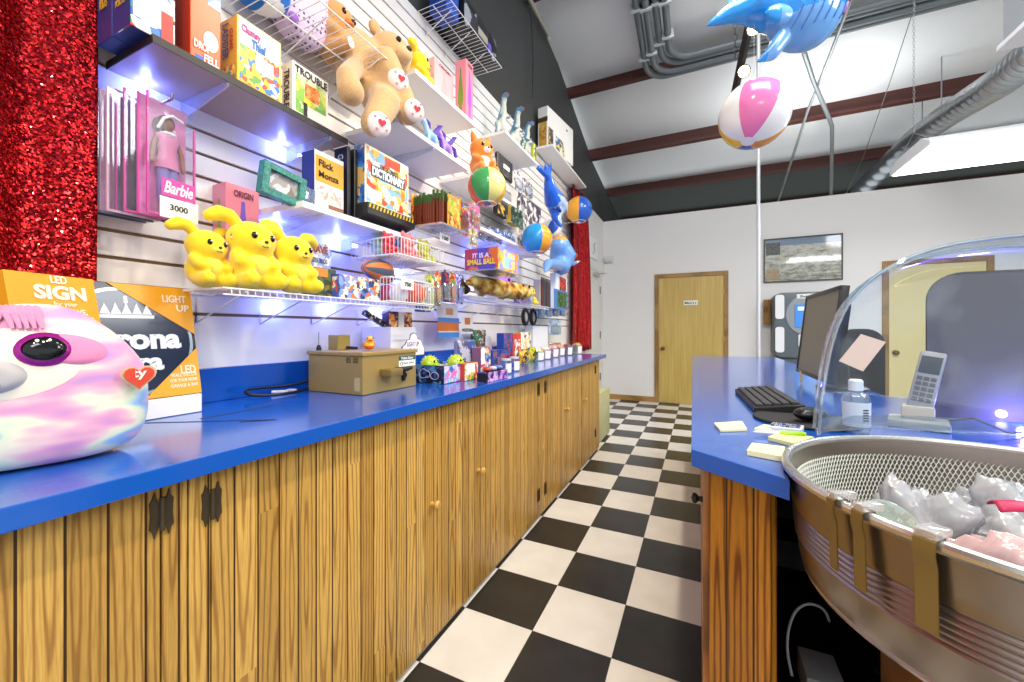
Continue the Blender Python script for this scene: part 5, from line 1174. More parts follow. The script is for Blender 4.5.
# first basket and the toys in it
b1 = onX(395, 240, -1.12)
basket('white wire basket of small plush toys below the stick packs', 1.28, 1.60, -1.38, -1.12, 1.485, .075)
plush('small_plush', 'pink plush toy poking out of the near side of the upper basket', 'plush toy', (-1.22, 1.45, 1.49), .2, .62, '#ea7f86', ear='round')
plush('small_plush', 'grey green plush with a long round ear at the left of the upper basket', 'plush toy', (-1.27, 1.34, 1.49), -.2, .68, '#8fae9c', ear='long')
plush('small_plush', 'red plush at the far left corner of the upper basket', 'plush toy', (-1.21, 1.32, 1.487), .1, .5, '#d8283a', ear='round')
plush('small_plush', 'yellow green plush at the front right of the upper basket', 'plush toy', (-1.2, 1.55, 1.489), .1, .56, '#cfd23a', ear='round')
plush('small_plush', 'blue and white plush behind the pink one in the upper basket', 'plush toy', (-1.32, 1.52, 1.489), .2, .75, '#3f7ac8', '#eef0f0', ear='round')
sbox('price_card', 'white price card on the front of the upper basket, right end', 440, 450, 243, 234, PAPER, PAPER, .002, X=-1.105, texts=[('X', '150', .2, .3, .8, .7, INK, .02)])
# toys hung right of the stick packs
def hangpack(name, label, u0, u1, vb, vt, X, pal, seed, scale=40, group=None, cat='toy pack'):
    X_, y0, y1, z0, z1 = span(u0, u1, vb, vt, X); c_ = Vector((X, (y0+y1)/2, z1)); t = thing(name, label, cat, tuple(c_), group)
    m = MB(); m.prism([(X, y0, z0), (X, y1, z0), (X, y1, z1-.01), (X, (y0+y1)/2+.012, z1-.004), (X, (y0+y1)/2, z1+.012), (X, (y0+y1)/2-.012, z1-.004), (X, y0, z1-.01)], (-.002, 0, 0)); part('card', m, art(pal, scale, seed), t, smooth=0)
    h = z1-z0; m = MB(); m.box(X+.0005, X+.018, y0+.1*(y1-y0), y1-.1*(y1-y0), z0+.06*h, z0+.62*h); part('blister', m, clear('#eef4fa', .2, .12, body='#e0e8f0', name='blister'), t, bevel=.006)
    m = MB(); m.ell((X+.009, (y0+y1)/2, z0+.34*h), (.007, .3*(y1-y0), .2*h), 12, 8); part('toy', m, M(pal[0], .4), t)
    m = MB(); m.tube([(WX+.004, (y0+y1)/2, z1+.004), (X+.03, (y0+y1)/2, z1+.004)], .0022, 6); part('peg', m, CHROME, t)
    return t
hangpack('bubble_toy_pack', 'orange and violet toy pack hanging right of the stick packs', 457, 468, 235, 206, -1.30, ['#e88a2c', '#8a4fc0', '#f0c84a', '#d8507a'], 21)
hangpack('bubble_toy_pack', 'pink and orange toy pack hanging under the green beach ball', 469, 480, 228, 203, -1.24, ['#f08a3a', '#e070b0', '#f3d9e0', '#c04a9a'], 22)
hangpack('bubble_toy_pack', 'white and orange slim pack between the stick packs and striped carton', 469, 477, 246, 229, -1.22, ['#f4f0ea', '#e8a23a', '#5a8a4a', '#f3d9a0'], 23)
for k, (u, lab) in enumerate(((481, 'leftmost'), (490, 'second'), (498, 'third'), (506, 'fourth'), (513, 'rightmost'))):
    hangpack('toy_car_pack', 'blue and white blister pack under the blue lit shelf, %s of five' % lab, u-3.5, u+4, 240+k*1.6, 226+k*1.6, -1.30, ['#2a3fa8', '#dfe6f2', '#20246a', '#8fa8e0'], 24+k, 60, 'blister packs under the blue lit shelf')
carton('striped_carton', 'orange and purple carton lettered IT\'S A SMALL BALL under the blue lit shelf', -1.26, -1.04, 2.02, 2.31, 1.524, 1.65, art(['#f0952c', '#f2c43a', '#b8d8a0', '#9a9ae0', '#f08a3a'], 14, 30), M('#7a3a8a', .4), top=M('#f0b24a', .4),
       texts=[('Y', 'IT IS A', .25, .55, .75, .78, M('#e8d8f4', .5), .03), ('Y', 'SMALL BALL', .08, .24, .92, .5, M('#f2d04a', .5), .04)], panels=[('Y', .0, .0, 1, 1, art(['#7a3a9a', '#b03a5a', '#5a4ab8', '#d86a3a'], 10, 31), 'printed_picture'), ('X', .2, .12, .8, .9, art(['#b0a0e8', '#c8e0a8', '#f0d070', '#9ad0e0'], 18, 32), 'ball_picture')])
# shelf with cards, black pouch and camera pack
sbox('costume_pouch', 'black pouch with a white label hanging right of the orange fox', 498, 513, 178, 157, art(['#151518', '#26262a', '#101012', '#35353c'], 22, 33), BLACK, .03, X=-1.30, panels=[('X', .35, .42, .75, .62, PAPER, 'label'), ('X', .3, .05, .8, .35, art(['#3a2a2a', '#5a5a5a', '#1a1a1a'], 50, 34), 'printed_picture')], bev=.008, cat='pouch')
for k, (u0, u1, vb, vt, pal) in enumerate(((483, 490, 163, 146, ['#e8d8c8', '#c8a0a0', '#f0e8d8']), (490, 497, 166, 152, ['#d8b0b0', '#f0e0d8', '#8a5a4a']), (513, 523, 191, 172, ['#f0ece8', '#6a2a2a', '#f6f4f0', '#e8e0dc']), (523, 532, 197, 180, ['#f2efec', '#8a3a3a', '#f6f4f0', '#c8b8b0']))):
    hangpack('gift_card_pack', ('pale pink hang pack right of the fox plush', 'pinkish brown hang pack left of the black pouch', 'white hang pack with a dark red mark, right of the black pouch', 'white hang pack with brown marks, left of the inflatable dolphin')[k], u0, u1, vb, vt, -1.33, pal, 35+k, 30)
sbox('toy_gun_pack', 'long grey toy pack lying right of the green beach ball', 517, 541, 216, 200, art(['#5a5660', '#9a98a4', '#3a3640', '#d8d4d0'], 16, 40), M('#e6e4e2', .4), .05, X=-1.27, Z=1.832+.0)
sbox('round_game_pack', 'dark pack with a green ring picture under the long grey pack', 511, 523, 226, 208, art(['#2a3a34', '#3f5a4a', '#1c2622', '#7a9a8a'], 26, 41), M('#c9a84a', .4), .04, X=-1.262)
sbox('small_black_box', 'small black and yellow box left of the green ring pack', 498, 508, 216, 203, art(['#23242a', '#d0a838', '#2a2c34'], 26, 42), M('#1a1a1c', .4), .04, X=-1.27)
# truck toy, animal cards, second basket with balls
t = carton('truck_toy_box', 'blue boxed toy truck with a big header card, beside the rightmost yellow plush', -1.32, -1.25, .99, 1.085, 1.293, 1.40, art(['#3a4a2a', '#8a7a2a', '#2a3a6a', '#5a6a2a'], 30, 43), M('#27479a', .4), panels=[('X', .05, .70, .6, .98, M('#e0872a', .4), 'orange_band')])
m = MB(); m.prism([(-1.325, y, z) for y, z in ((1.0, 1.40), (1.12, 1.40), (1.125, 1.48), (1.10, 1.51), (1.075, 1.50), (1.05, 1.525), (1.02, 1.51), (1.0, 1.53))], (.003, 0, 0)); hc = part('header_card', m, art(['#dfe2ea', '#8fa0c8', '#f0efe6', '#c0c8dc'], 30, 44), t, smooth=0)
text('lettering', 'GRAVE', hc, (-1.3208, 1.012, 1.468), (0, 1, 0), (0, 0, 1), .095, .030, M('#c8502a', .5), .0004, .03)
text('lettering', 'MONSTER TRUCKS', hc, (-1.3208, 1.015, 1.43), (0, 1, 0), (0, 0, 1), .09, .018, M('#2a3a7a', .5), .0004, .01)
sbox('toy_display', 'blue and white printed display tray between the truck toy and the lower basket', 339, 380, 295, 277, art(['#5a78c0', '#e6e8f0', '#2a3a6a', '#e0763a', '#f0e2c0', '#8aa0d8'], 36, 45), M('#3f62b8', .4), .07, X=-1.215, Z=1.293, panels=[('Y', .1, .1, .9, .9, art(['#f0e8e0', '#e0603a', '#4a6ac0'], 40, 46), 'printed_picture')])
basket('white wire basket with an orange ball, lower basket by the pens', 1.30, 1.60, -1.36, -1.18, 1.293, .105, .018)
def toyball(label, c, r, mat, mat2=None, n=8, name='toy_ball'):
    t = thing(name, label, 'ball', tuple(c), None); m = MB()
    for i in range(n):
        m.mi = i % 2 if mat2 else 0
        m.grid(lambda u, v: (c[0]+r[0]*math.sin(PI*v)*math.cos(2*PI*(i+u)/n), c[1]-r[1]*math.cos(PI*v), c[2]+r[2]*math.sin(PI*v)*math.sin(2*PI*(i+u)/n)), 5, 14)
    bmesh.ops.remove_doubles(m.bm, verts=m.bm.verts, dist=1e-5); part('ball_skin', m, [mat, mat2 or mat], t, smooth=60)
    return t
toyball('orange ball behind the wires of the lower basket', (-1.25, 1.54, 1.348), (.052, .06, .05), M('#ea5a2c', .5))
toyball('white ball in the middle of the lower basket', (-1.235, 1.415, 1.338), (.042, .045, .042), M('#e6e2ea', .5))
toyball('pink red ball behind the white one in the lower basket', (-1.31, 1.42, 1.34), (.04, .045, .042), M('#d83a5a', .5))
toyball('orange and grey striped football lying over the left of the lower basket', (-1.26, 1.315, 1.434), (.05, .085, .045), M('#e8843a', .5), M('#5a6478', .5), 10, 'toy_football')
toyball('smaller orange and grey striped football behind the first one', (-1.33, 1.43, 1.425), (.036, .06, .036), M('#e07a3a', .5), M('#4a5468', .5), 10, 'toy_football')
sbox('price_card', 'white price card clipped to the lower basket in front of the orange ball', 401, 414, 290, 279, PAPER, PAPER, .002, X=-1.165, texts=[('X', '750', .25, .3, .75, .7, INK, .02)])
# pens and lanyard packs hanging left of the plush dinosaur
for k, (u0, u1, vt, vb, pal, lab) in enumerate(((425, 434, 274, 310, ['#c8d23a', '#e8e04a', '#6a9a2a', '#f0f0d8'], 'lime green pack of pens, leftmost of the hanging pens'), (434, 441, 272, 306, ['#e8a03a', '#d84a3a', '#f0e0c0', '#3a8a5a'], 'orange pack of pens, second of the hanging pens'), (441, 449, 271, 302, ['#1f2a5a', '#23243a', '#2a2f6a', '#c8302a'], 'dark navy pack of pens in the middle of the hanging pens'), (449, 456, 272, 303, ['#e8763a', '#4a9a4a', '#f0d0a0', '#b8302a'], 'red and green pack of pens, fourth of the hanging pens'), (456, 463, 274, 304, ['#8a8ae0', '#c8c0f0', '#5a5ac0', '#e8e8f4'], 'lilac pack of pens, rightmost of the hanging pens'))):
    t = hangpack('pen_pack', lab, u0, u1, vb, vt, -1.26, pal, 50+k, 50, 'pen packs hanging by the plush dinosaur')
sbox('toy_box', 'small blue box with a yellow figure under the hanging pens', 421, 431, 312, 302, art(['#2a6ab8', '#e0d03a', '#1a3a6a'], 40, 56), M('#1f4a8a', .4), .04, X=-1.22)
# spotted plush dinosaur on the far wire shelf
q = [onX(u, v, -1.30) for u, v in ((484, 297), (490, 285), (503, 291), (478, 276), (473, 283), (520, 294))]
t = thing('plush_dinosaur', 'brown and yellow spotted plush dinosaur lying on the far wire shelf', 'plush toy', (q[1].x, q[1].y, 1.38))
zb = 1.38
pr = [('t', [(-1.23, 2.18, zb+.075), (-1.22, 2.36, zb+.078), (-1.21, 2.55, zb+.07)], [.055, .06, .056]), ('t', [(-1.23, 2.18, zb+.075), (-1.23, 2.08, zb+.09), (-1.23, 2.0, zb+.07)], [.05, .036, .018]),
      ('t', [(-1.21, 2.55, zb+.075), (-1.19, 2.66, zb+.08), (-1.16, 2.74, zb+.065)], [.06, .058, .038])]
for (y, dx) in ((2.22, .06), (2.22, -.07), (2.5, .07), (2.5, -.06)): pr.append(('t', [(-1.22+dx*.7, y, zb+.06), (-1.21+dx, y+.03, zb+.032)], [.045, .03]))
SP = NT('spotted_plush'); tc = SP.n('TexCoord'); nz = SP.n('TexNoise', in_Scale=16., in_Detail=2.); SP.l(tc, nz, 3, 0)
r = SP.ramp([(.33, '#5a3a18'), (.43, '#b07a2c'), (.53, '#d8a848'), (.64, '#e4d684')]); SP.l(nz, r); SP.t.links.new(r.outputs[0], SP.b.inputs['Base Color']); SP.b.inputs['Roughness'].default_value = .9
blob('plush_body', pr, SP.m, t, .012, 4)
m = MB(); m.tube([(-1.28, 2.0, zb+.115), (-1.28, 1.99, zb+.07), (-1.27, 2.06, zb+.03)], [.018, .03, .025], 10); part('dark_tail', m, M('#3a2818', .9), t)
for q_ in (-1, 1): m = MB(); m.ell((-1.14+.012*q_, 2.665+.03*q_, zb+.112), (.010, .012, .012)); part('eye', m, EYE, t)
# plush octopus, chick and packs on the far wire shelf
t = thing('plush_octopus', 'lilac plush with long curling arms behind the spotted dinosaur', 'plush toy', (-1.36, 2.80, zb))
pr = [('e', (-1.38, 2.78, zb+.16), (.06, .075, .08))]+[('t', [(-1.37, 2.8, zb+.12), (-1.32+.02*k, 2.88+.05*k, zb+.16-.05*k), (-1.28, 2.9+.06*k, zb+.05)], [.03, .024, .014]) for k in range(3)]+[('t', [(-1.37, 2.8, zb+.2), (-1.33, 2.86, zb+.28), (-1.34, 2.80, zb+.34)], [.03, .022, .012])]
blob('plush_body', pr, M('#c07fd8', .85, sheen=.4), t, .011, 3)
m = MB(); m.ell((-1.325, 2.76, zb+.18), (.01, .012, .014)); part('eye', m, EYE, t)
plush('plush_chick', 'small bright yellow plush among the packs on the far wire shelf', 'plush toy', (-1.27, 3.03, 1.379), .1, .75, '#f2d22a', ear='round', nose='#e8862a')
t = sbox('pencil_box', 'box of upright dark pencils on the far wire shelf', 540, 550, 304, 281, M('#c8c4bc', .4), M('#b0aca8', .4), .06, X=-1.22, Z=1.377)
X_, y0, y1, z0, z1 = span(540, 550, 304, 281, -1.22, 1.377)
for k in range(8):
    y = y0+(y1-y0)*(k+.5)/8; s = thing('pencil', 'dark pencil standing upright in front of the pencil box', 'pencil', (X_+.006, y, z0+.002), 'pencils at the pencil box')
    m = MB(); m.tube([(X_+.006, y, z0+.002), (X_+.006, y, z1+.02)], .005, 6); part('shaft', m, M(('#2a2a34', '#7a2a2a', '#2a4a3a', '#3a3a6a')[k % 4], .4), s)
    m = MB(); m.tube([(X_+.006, y, z1+.02), (X_+.006, y, z1+.035)], [.005, .001], 6); part('tip', m, M('#d8b890', .5), s)
sbox('figure_box', 'white box with a red figure behind its window, on the far wire shelf', 556, 567, 288, 275, M('#e6eaf2', .3), M('#d8dcea', .4), .06, X=-1.225, Z=1.5, panels=[('X', .3, .1, .9, .9, art(['#b81e1e', '#d83a2a', '#2a1a1a'], 30, 60), 'red_figure')])
sbox('figure_box', 'blue box with a green figure behind its window, on the far wire shelf', 554, 567, 306, 290, M('#3a7ac8', .3), M('#e2e6ee', .4), .06, X=-1.22, Z=1.377, panels=[('X', .25, .1, .95, .9, art(['#2a6a2a', '#1a2a1a', '#3f8a3a'], 30, 61), 'green_figure')])
for k, u in enumerate((514, 521, 527)):
    hangpack('bubble_tube_pack', 'purple and blue tube pack in front of the lilac plush, %s of three' % ('leftmost', 'middle', 'rightmost')[k], u, u+5.5, 303, 289, -1.185, [['#7a4ac0', '#b88ae0', '#3a3a8a'], ['#c06ad0', '#8a5ac8', '#e0b8f0'], ['#d8d0f0', '#8a7ad0', '#f0f0f8']][k], 62+k, 60, 'tube packs on the far wire shelf')
for k in range(4):
    u = 538+7*k; hangpack('blue_toy_pack', 'bright blue toy pack hanging below the far wire shelf, %s of the row' % ('leftmost', 'second', 'third', 'rightmost')[k], u, u+6.5, 317-k*.3, 306-k*.3, -1.30, ['#1f8fd8', '#2aa8e0', '#1a4a9a', '#8fd8f0'], 66+k, 40, 'bright blue packs below the far wire shelf')
for k, (u0, u1) in enumerate(((525, 532), (532, 540))):
    X_, y0, y1, z0, z1 = span(u0, u1, 326, 308, -1.33); yc = (y0+y1)/2; zc = (z0+z1)/2
    t = thing('black_goggles', 'black ringed toy goggles hanging below the far wire shelf, %s pair' % ('left', 'right')[k], 'goggles', (-1.33, yc, zc), 'black goggles below the far wire shelf')
    m = MB(); m.tube([(-1.36, yc+.05*math.cos(a), zc+.062*math.sin(a)) for a in [2*PI*q/20 for q in range(20)]], .018, 8, closed=True); part('strap', m, BLACK, t)
    m = MB(); m.ell((-1.355, yc, zc), (.012, .034, .045)); part('lens', m, M('#b9b7b4', .2), t)
    m = MB(); m.tube([(WX+.004, yc, zc+.055), (-1.33, yc, zc+.058)], .0025, 6); part('peg', m, CHROME, t)
hangpack('pale_toy_pack', 'pale blue toy pack low on the wall near the far curtain', 549, 561, 335, 319, -1.36, ['#a8cfe8', '#dfeaf2', '#7fb0d8', '#f0f4f6'], 72, 30)
sbox('striped_flag_card', 'blue and orange striped card below the hanging pens', 438, 459, 338, 318, M('#e07a2c', .5), M('#e07a2c', .5), .003, X=-1.40, panels=[('X', 0, 0, 1, .28, M('#4a8fd8', .5), 'blue_band'), ('X', 0, .78, 1, 1, M('#4a8fd8', .5), 'blue_band'), ('X', 0, .28, 1, .34, M('#f2ead8', .5), 'cream_band')], cat='card')
t = sbox('badge_card', 'white card with an orange round badge above the blue and orange striped card', 437, 458, 318, 303, PAPER, PAPER, .003, X=-1.398, panels=[('X', .4, .2, .75, .65, M('#e0a070', .5), 'orange_badge')], cat='card')
sbox('badge_card', 'white card with an orange badge standing right of the striped card', 461, 473, 334, 317, PAPER, PAPER, .003, X=-1.38, texts=[('X', 'WESTERN', .05, .12, .95, .32, INK, .01)], panels=[('X', .3, .55, .75, .95, M('#d8782c', .5), 'orange_badge')], cat='card')

# ------------------------------------------------------------------ things on the left counter
C0 = CZ+.001
# big pastel plush at the near end
pc = Vector((-1.100, .290, 1.0755)); fw = Vector((-pc.x, -pc.y, 0)).normalized(); rt_ = Vector((-fw.y, fw.x, 0))   # facing the aisle
Tp = Matrix(((fw.x, rt_.x, 0, pc.x), (fw.y, rt_.y, 0, pc.y), (0, 0, 1, pc.z), (0, 0, 0, 1)))
PAS = NT('pastel_plush'); tc = PAS.n('TexCoord'); mp = PAS.n('Mapping'); mp.inputs[2].default_value = (0, .35, .3); mp.inputs[3].default_value = (1.5, 1.5, 4.2); PAS.l(tc, mp, 3, 0)
nz = PAS.n('TexNoise', in_Scale=4.2, in_Detail=2.); PAS.l(mp, nz)
r = PAS.ramp([(.30, '#b58fd0'), (.38, '#e59fc4'), (.44, '#f0c0cc'), (.49, '#f1e8cf'), (.55, '#dfeccb'), (.60, '#9cc6e8'), (.66, '#7fb0e4'), (.74, '#e8a8cc')]); PAS.l(nz, r); PAS.t.links.new(r.outputs[0], PAS.b.inputs['Base Color'])
fz = PAS.n('TexNoise', in_Scale=160., in_Detail=2.); PAS.l(tc, fz, 3, 0); bp = PAS.n('Bump', in_Strength=.35, in_Distance=.003); PAS.l(fz, bp, 0, 2); PAS.t.links.new(bp.outputs[0], PAS.b.inputs['Normal']); PAS.b.inputs['Roughness'].default_value = .85; PAS.b.inputs['Sheen Weight'].default_value = .4
t = thing('plush_sloth', 'big round pastel rainbow plush sloth with large glittery eyes, nearest on the blue counter', 'plush toy', (pc.x, pc.y, C0))
def sup(a, b, rx_, ry_, rz_):
    ca, sa, cb, sb = math.cos(a), math.sin(a), math.cos(b), math.sin(b); g = lambda v, e: math.copysign(abs(v)**e, v)
    e_ = .75 if sb >= 0 else .36
    x = rx_*g(cb, e_)*g(ca, .85); y = ry_*g(cb, e_)*g(sa, .85); z = rz_*g(sb, .85 if sb >= 0 else .6)
    if z < 0: z *= .995; y *= 1+.04*(-z/rz_); x *= 1+.05*(-z/rz_)
    else: y *= 1-.42*(z/rz_)**1.4
    return Vector((x, y, z))
RX, RY, RZ = .090, .150, .144
m = MB(); m.grid(lambda u, v: tuple(sup(2*PI*u, PI*(v-.5), RX, RY, RZ)), 48, 28, cu=True, T=Tp); part('plush_body', m, PAS.m, t, smooth=80)
def surf(y, z, off=0):
    b = math.asin(max(-1, min(1, math.copysign(abs(z/RZ)**(1/(.85 if z >= 0 else .6)), z))))
    cb = math.cos(b)**(.75 if z >= 0 else .36)
    a = math.asin(max(-.98, min(.98, math.copysign(abs(y/(RY*cb*(1-.42*max(0, z/RZ)**1.4)))**(1/.85), y))))
    p = sup(a, b, RX, RY, RZ); p.x += off; return p
def face(name, cy, cz, ry, rz_, mat, off, rot=0, parent=None, n=28, k=5):
    mm = MB()
    def f(u, v):
        a = 2*PI*u; yy = ry*v*math.cos(a); zz = rz_*v*math.sin(a); y = cy+yy*math.cos(rot)-zz*math.sin(rot); z = cz+yy*math.sin(rot)+zz*math.cos(rot)
        p = surf(y, z); return (p.x+off*(1-.9*v**6), y, z)
    mm.grid(f, n, k, cu=True, T=Tp); return part(name, mm, mat, parent or t, smooth=80)
fy = -.052                                   # face sits left of the middle as seen from the aisle
face('face_patch', fy, .040, .105, .060, M('#f3ead6', .85, sheen=.3), .004)
for q in (-1, 1):
    pk = face('eye_patch', fy+q*.082, .062, .056, .027, M('#e789b4', .85, sheen=.3), .007, rot=-q*.15)
    rg = face('eye_ring', fy+q*.060, .062, .036, .030, M('#a01f8e', .25, .4, name='purple_glitter', bump=.8, bscale=400), .013, parent=pk)
    rot_ = 0
for o in [c for c in bpy.data.objects if c.name.startswith('eye_ring')]:
    pass
for q, prn in zip((-1, 1), [c for c in t.children if c.name.startswith('eye_patch')]):
    face('pupil', fy+q*.060, .064, .030, .024, M('#08080a', .08), .019, parent=prn)
    for (dy, dz, rr) in ((-.008, .014, .0045), (.006, .015, .004), (-.001, .012, .003)): face('eye_glint', fy+q*.060+dy, .064+dz, rr, rr, M('#ffffff', .2), .0205, parent=prn, n=12, k=2)
mu = face('muzzle', fy, .020, .044, .029, M('#b7b4b6', .85, sheen=.3), .015)
face('nose', fy, .031, .014, .009, M('#141214', .3), .022, parent=mu)
m = MB(); m.tube([tuple(surf(fy+a, .008-.004*math.cos(a*120), .0175)) for a in (-.014, -.007, 0, .007, .014)], .0012, 5, T=Tp); m.tube([tuple(surf(fy, z, .0185)) for z in (.024, .016, .006)], .0012, 5, T=Tp); part('mouth', m, INK, mu)
m = MB()
for k in range(11):
    y = fy-.03+.008*k; m.tube([tuple(surf(y, .134, .002)), tuple(surf(y+.002, .122, .010)), tuple(surf(y+(.008 if k > 5 else -.006), .098, .008))], [.0065, .006, .002], 6, T=Tp)
part('hair_tuft', m, M('#d890b8', .9, sheen=.4), t)
m = MB(); cpos = Tp @ surf(.128, .005, .022); nv = (fw+rt_*.25).normalized(); heart(m, cpos, nv, .030); tg = part('heart_tag', m, M('#e8c9a0', .3, .3, name='gold_tag'), t, smooth=0)
m = MB(); heart(m, cpos+nv*.0025, nv, .025); part('red_heart', m, M('#d84a34', .4), tg, smooth=0)
text('lettering', 'ty', tg, cpos+nv*.0052-rt_*.012-Vector((0, 0, .006)), rt_, (0, 0, 1), .022, .020, M('#f6ece0', .5), .0004, .03)
t_ = t

# orange boxed bar signs leaning behind the plush
ORA = M('#eda41e', .4)
def boxed_sign(name, label, o, yaw, lean, W, H, D, group='boxed light-up signs'):
    t = thing(name, label, 'boxed sign', tuple(o), group)
    T = Matrix.Translation(o) @ Matrix.Rotation(yaw, 4, 'Z') @ Matrix.Rotation(-lean, 4, 'Y')
    m = MB(); m.box(-D, 0, 0, W, 0, H, T=T); part('carton', m, ORA, t, smooth=0, bevel=.001, seg=1)
    return t, T
def lab(parent, T, txt, y, z, w, h, mat, x=.0012, bold=.02, shear=0):
    r = T.to_3x3(); return text('lettering', txt, parent, T @ Vector((x, y, z)), r @ Vector((0, 1, 0)), r @ Vector((0, 0, 1)), w, h, mat, .0005, bold, shear)
CRM = M('#f6ead0', .5); NAVY = M('#1b2f58', .4)
yaw2 = .03
t, T = boxed_sign('boxed_light_sign', 'orange boxed round beer sign lettered Corona Extra, leaning on the wall by the white block', Vector((-1.337, .375, .986)), yaw2, .19, .305, .315, .045)
def disc(mm, cy, cz, r0, r1, x, n=56, clip=True, W=.305, H=.315):
    pts = [(x, cy+r1*math.cos(2*PI*k/n), cz+r1*math.sin(2*PI*k/n)) for k in range(n)]
    mm.prism(pts, (.0006, 0, 0), T=T)
cy, cz = .150, .158
m = MB(); m.prism([(.0003, .0, .0), (.0003, .305, .0), (.0003, .305, .315), (.0003, 0, .315)], (.0004, 0, 0), T=T); wn = part('black_window', m, M('#0f1116', .25), t, smooth=0)
m = MB(); m.prism([(.0034, .115, .315), (.0034, .305, .175), (.0034, .305, .315)], (.0006, 0, 0), T=T); part('corner_wrap', m, ORA, t, smooth=0)
m = MB(); m.prism([(.0034, .17, .0), (.0034, .305, .0), (.0034, .305, .135)], (.0006, 0, 0), T=T); part('corner_wrap', m, ORA, t, smooth=0)
m = MB(); disc(m, cy, cz, 0, .148, .0009); part('silver_ring', m, M('#a9b4c0', .2, .7), t, smooth=0)
m = MB(); disc(m, cy, cz, 0, .140, .0016); sg = part('dark_sign_face', m, M('#14233f', .15, name='dark_sign_face'), t, smooth=0)
SIL = M('#dfe6ee', .3)
def blackletter(T, parent, y0, z0, w, h, word):
    """heavy broken-pen letters: lettering with a bold outline plus pen serifs"""
    o = lab(parent, T, word, y0, z0, w, h, SIL, x=.0030, bold=.045)
    return o
blackletter(T, sg, .022, .135, .245, .060, 'Corona'); blackletter(T, sg, .070, .076, .150, .050, 'Extra')
m = MB()
for k in range(5): m.prism([(.0024, cy-.055+.022*k, .232), (.0024, cy-.033+.022*k, .232), (.0024, cy-.040+.022*k, .250), (.0024, cy-.044+.022*k, .268-.004*abs(k-2)), (.0024, cy-.048+.022*k, .250)], (.0006, 0, 0), T=T)
m.prism([(.0024, cy-.058, .221), (.0024, cy+.058, .221), (.0024, cy+.060, .230), (.0024, cy-.060, .230)], (.0006, 0, 0), T=T); m.prism([(.0024, cy-.004, .262), (.0024, cy+.004, .262), (.0024, cy+.004, .282), (.0024, cy-.004, .282)], (.0006, 0, 0), T=T)
part('crown_mark', m, SIL, sg, smooth=0)
lab(t, T, 'LIGHT', .232, .270, .058, .022, CRM, x=.0046); lab(t, T, 'UP', .264, .244, .032, .020, CRM, x=.0046)
lab(t, T, 'LED', .258, .060, .038, .024, CRM, x=.0046); lab(t, T, 'WALL DECOR', .232, .052, .066, .011, CRM, x=.0046, bold=.01); lab(t, T, 'FOR YOUR HOME', .230, .037, .068, .010, CRM, x=.0046, bold=.01); lab(t, T, 'GARAGE & BAR', .230, .022, .068, .010, CRM, x=.0046, bold=.01)
t, T = boxed_sign('boxed_light_sign', 'orange box lettered LED SIGN behind the pastel plush, in front of the round sign', Vector((-1.235, .322, .932)), .38, .19, .168, .372, .045)
for txt, a0, a1, z0, z1, mt, bo in (('LED', .46, .65, .300, .318, CRM, .03), ('SIGN', .26, .86, .262, .295, CRM, .045), ('for your', .45, .73, .244, .258, CRM, .01), ('MANCAVE,', .36, .84, .227, .241, CRM, .02), ('GARAGE & BAR', .25, .92, .209, .223, CRM, .02), ('Corona', .30, .95, .165, .198, NAVY, .045)):
    lab(t, T, txt, a0*.168, z0+.052, (a1-a0)*.168, z1-z0, mt, bold=bo)
m = MB(); m.box(.0004, .0010, .10, .152, .08, .195, T=T); part('dark_panel', m, M('#2a2620', .4), t, smooth=0)
carton('white_block', 'plain white box lying on the counter under the round beer sign', -1.475, -1.335, .36, .677, C0, .984, M('#f1f0ef', .4), M('#edecea', .4))

# ticket counting machine
TAN = M('#a98f54', .38, .25, name='tan_enamel')
t = thing('ticket_machine', 'tan metal ticket machine with a lever and a keyed lock on the blue counter', 'machine', (-1.27, 1.24, C0))
m = MB(); m.box(-1.41, -1.12, 1.09, 1.395, C0, 1.075); part('cabinet', m, TAN, t, smooth=0, bevel=.003)
m = MB(); m.box(-1.414, -1.114, 1.084, 1.400, 1.0755, 1.09); part('lid', m, TAN, t, smooth=0, bevel=.003)
m = MB(); R = Matrix.Translation((-1.12, 1.185, 1.01)); m.prism([(0, 0, -.022), (.055, .015, -.020), (.055, .015, .008), (.055, .075, .008), (0, .075, .018), (0, 0, .018)], (0, 0, 0), T=R) if False else m.box(-1.12, -1.062, 1.175, 1.245, .992, 1.022); part('chute', m, M('#8a7340', .4, .3), t, bevel=.006)
m = MB(); m.tube([(-1.119, 1.265, 1.013), (-1.095, 1.285, 1.010), (-1.092, 1.33, 1.016)], [.009, .012, .008], 10); part('lever', m, BLACK, t)
m = MB(); m.box(-1.1195, -1.112, 1.302, 1.318, .962, 1.0); m.cyl((-1.12, 1.31, .985), (-1.108, 1.31, .985), .012, n=14); part('lock', m, M('#151515', .4), t)
m = MB()
for y in (-1.19, -1.155):
    for k in range(4): m.box(y-.012, y+.012, 1.0885, 1.0905, 1.05+k*.0055, 1.053+k*.0055)
part('vent_slots', m, M('#4a3e22', .5), t, smooth=0)
m = MB(); m.box(-1.16, -1.132, 1.0886, 1.0898, .945, .995); part('rating_plate', m, M('#b9ab7c', .5), t, smooth=0)
m = MB(); m.box(-1.1198, -1.1186, 1.285, 1.388, 1.046, 1.064); hd_ = part('green_header', m, M('#1f5a50', .4), t, smooth=0); text('lettering', 'Ticket Eater', hd_, (-1.118, 1.295, 1.050), (0, 1, 0), (0, 0, 1), .08, .011, PAPER, .0003, .02)
m = MB(); m.box(-1.1198, -1.1188, 1.285, 1.388, 1.02, 1.046); lb_ = part('white_label', m, PAPER, t, smooth=0)
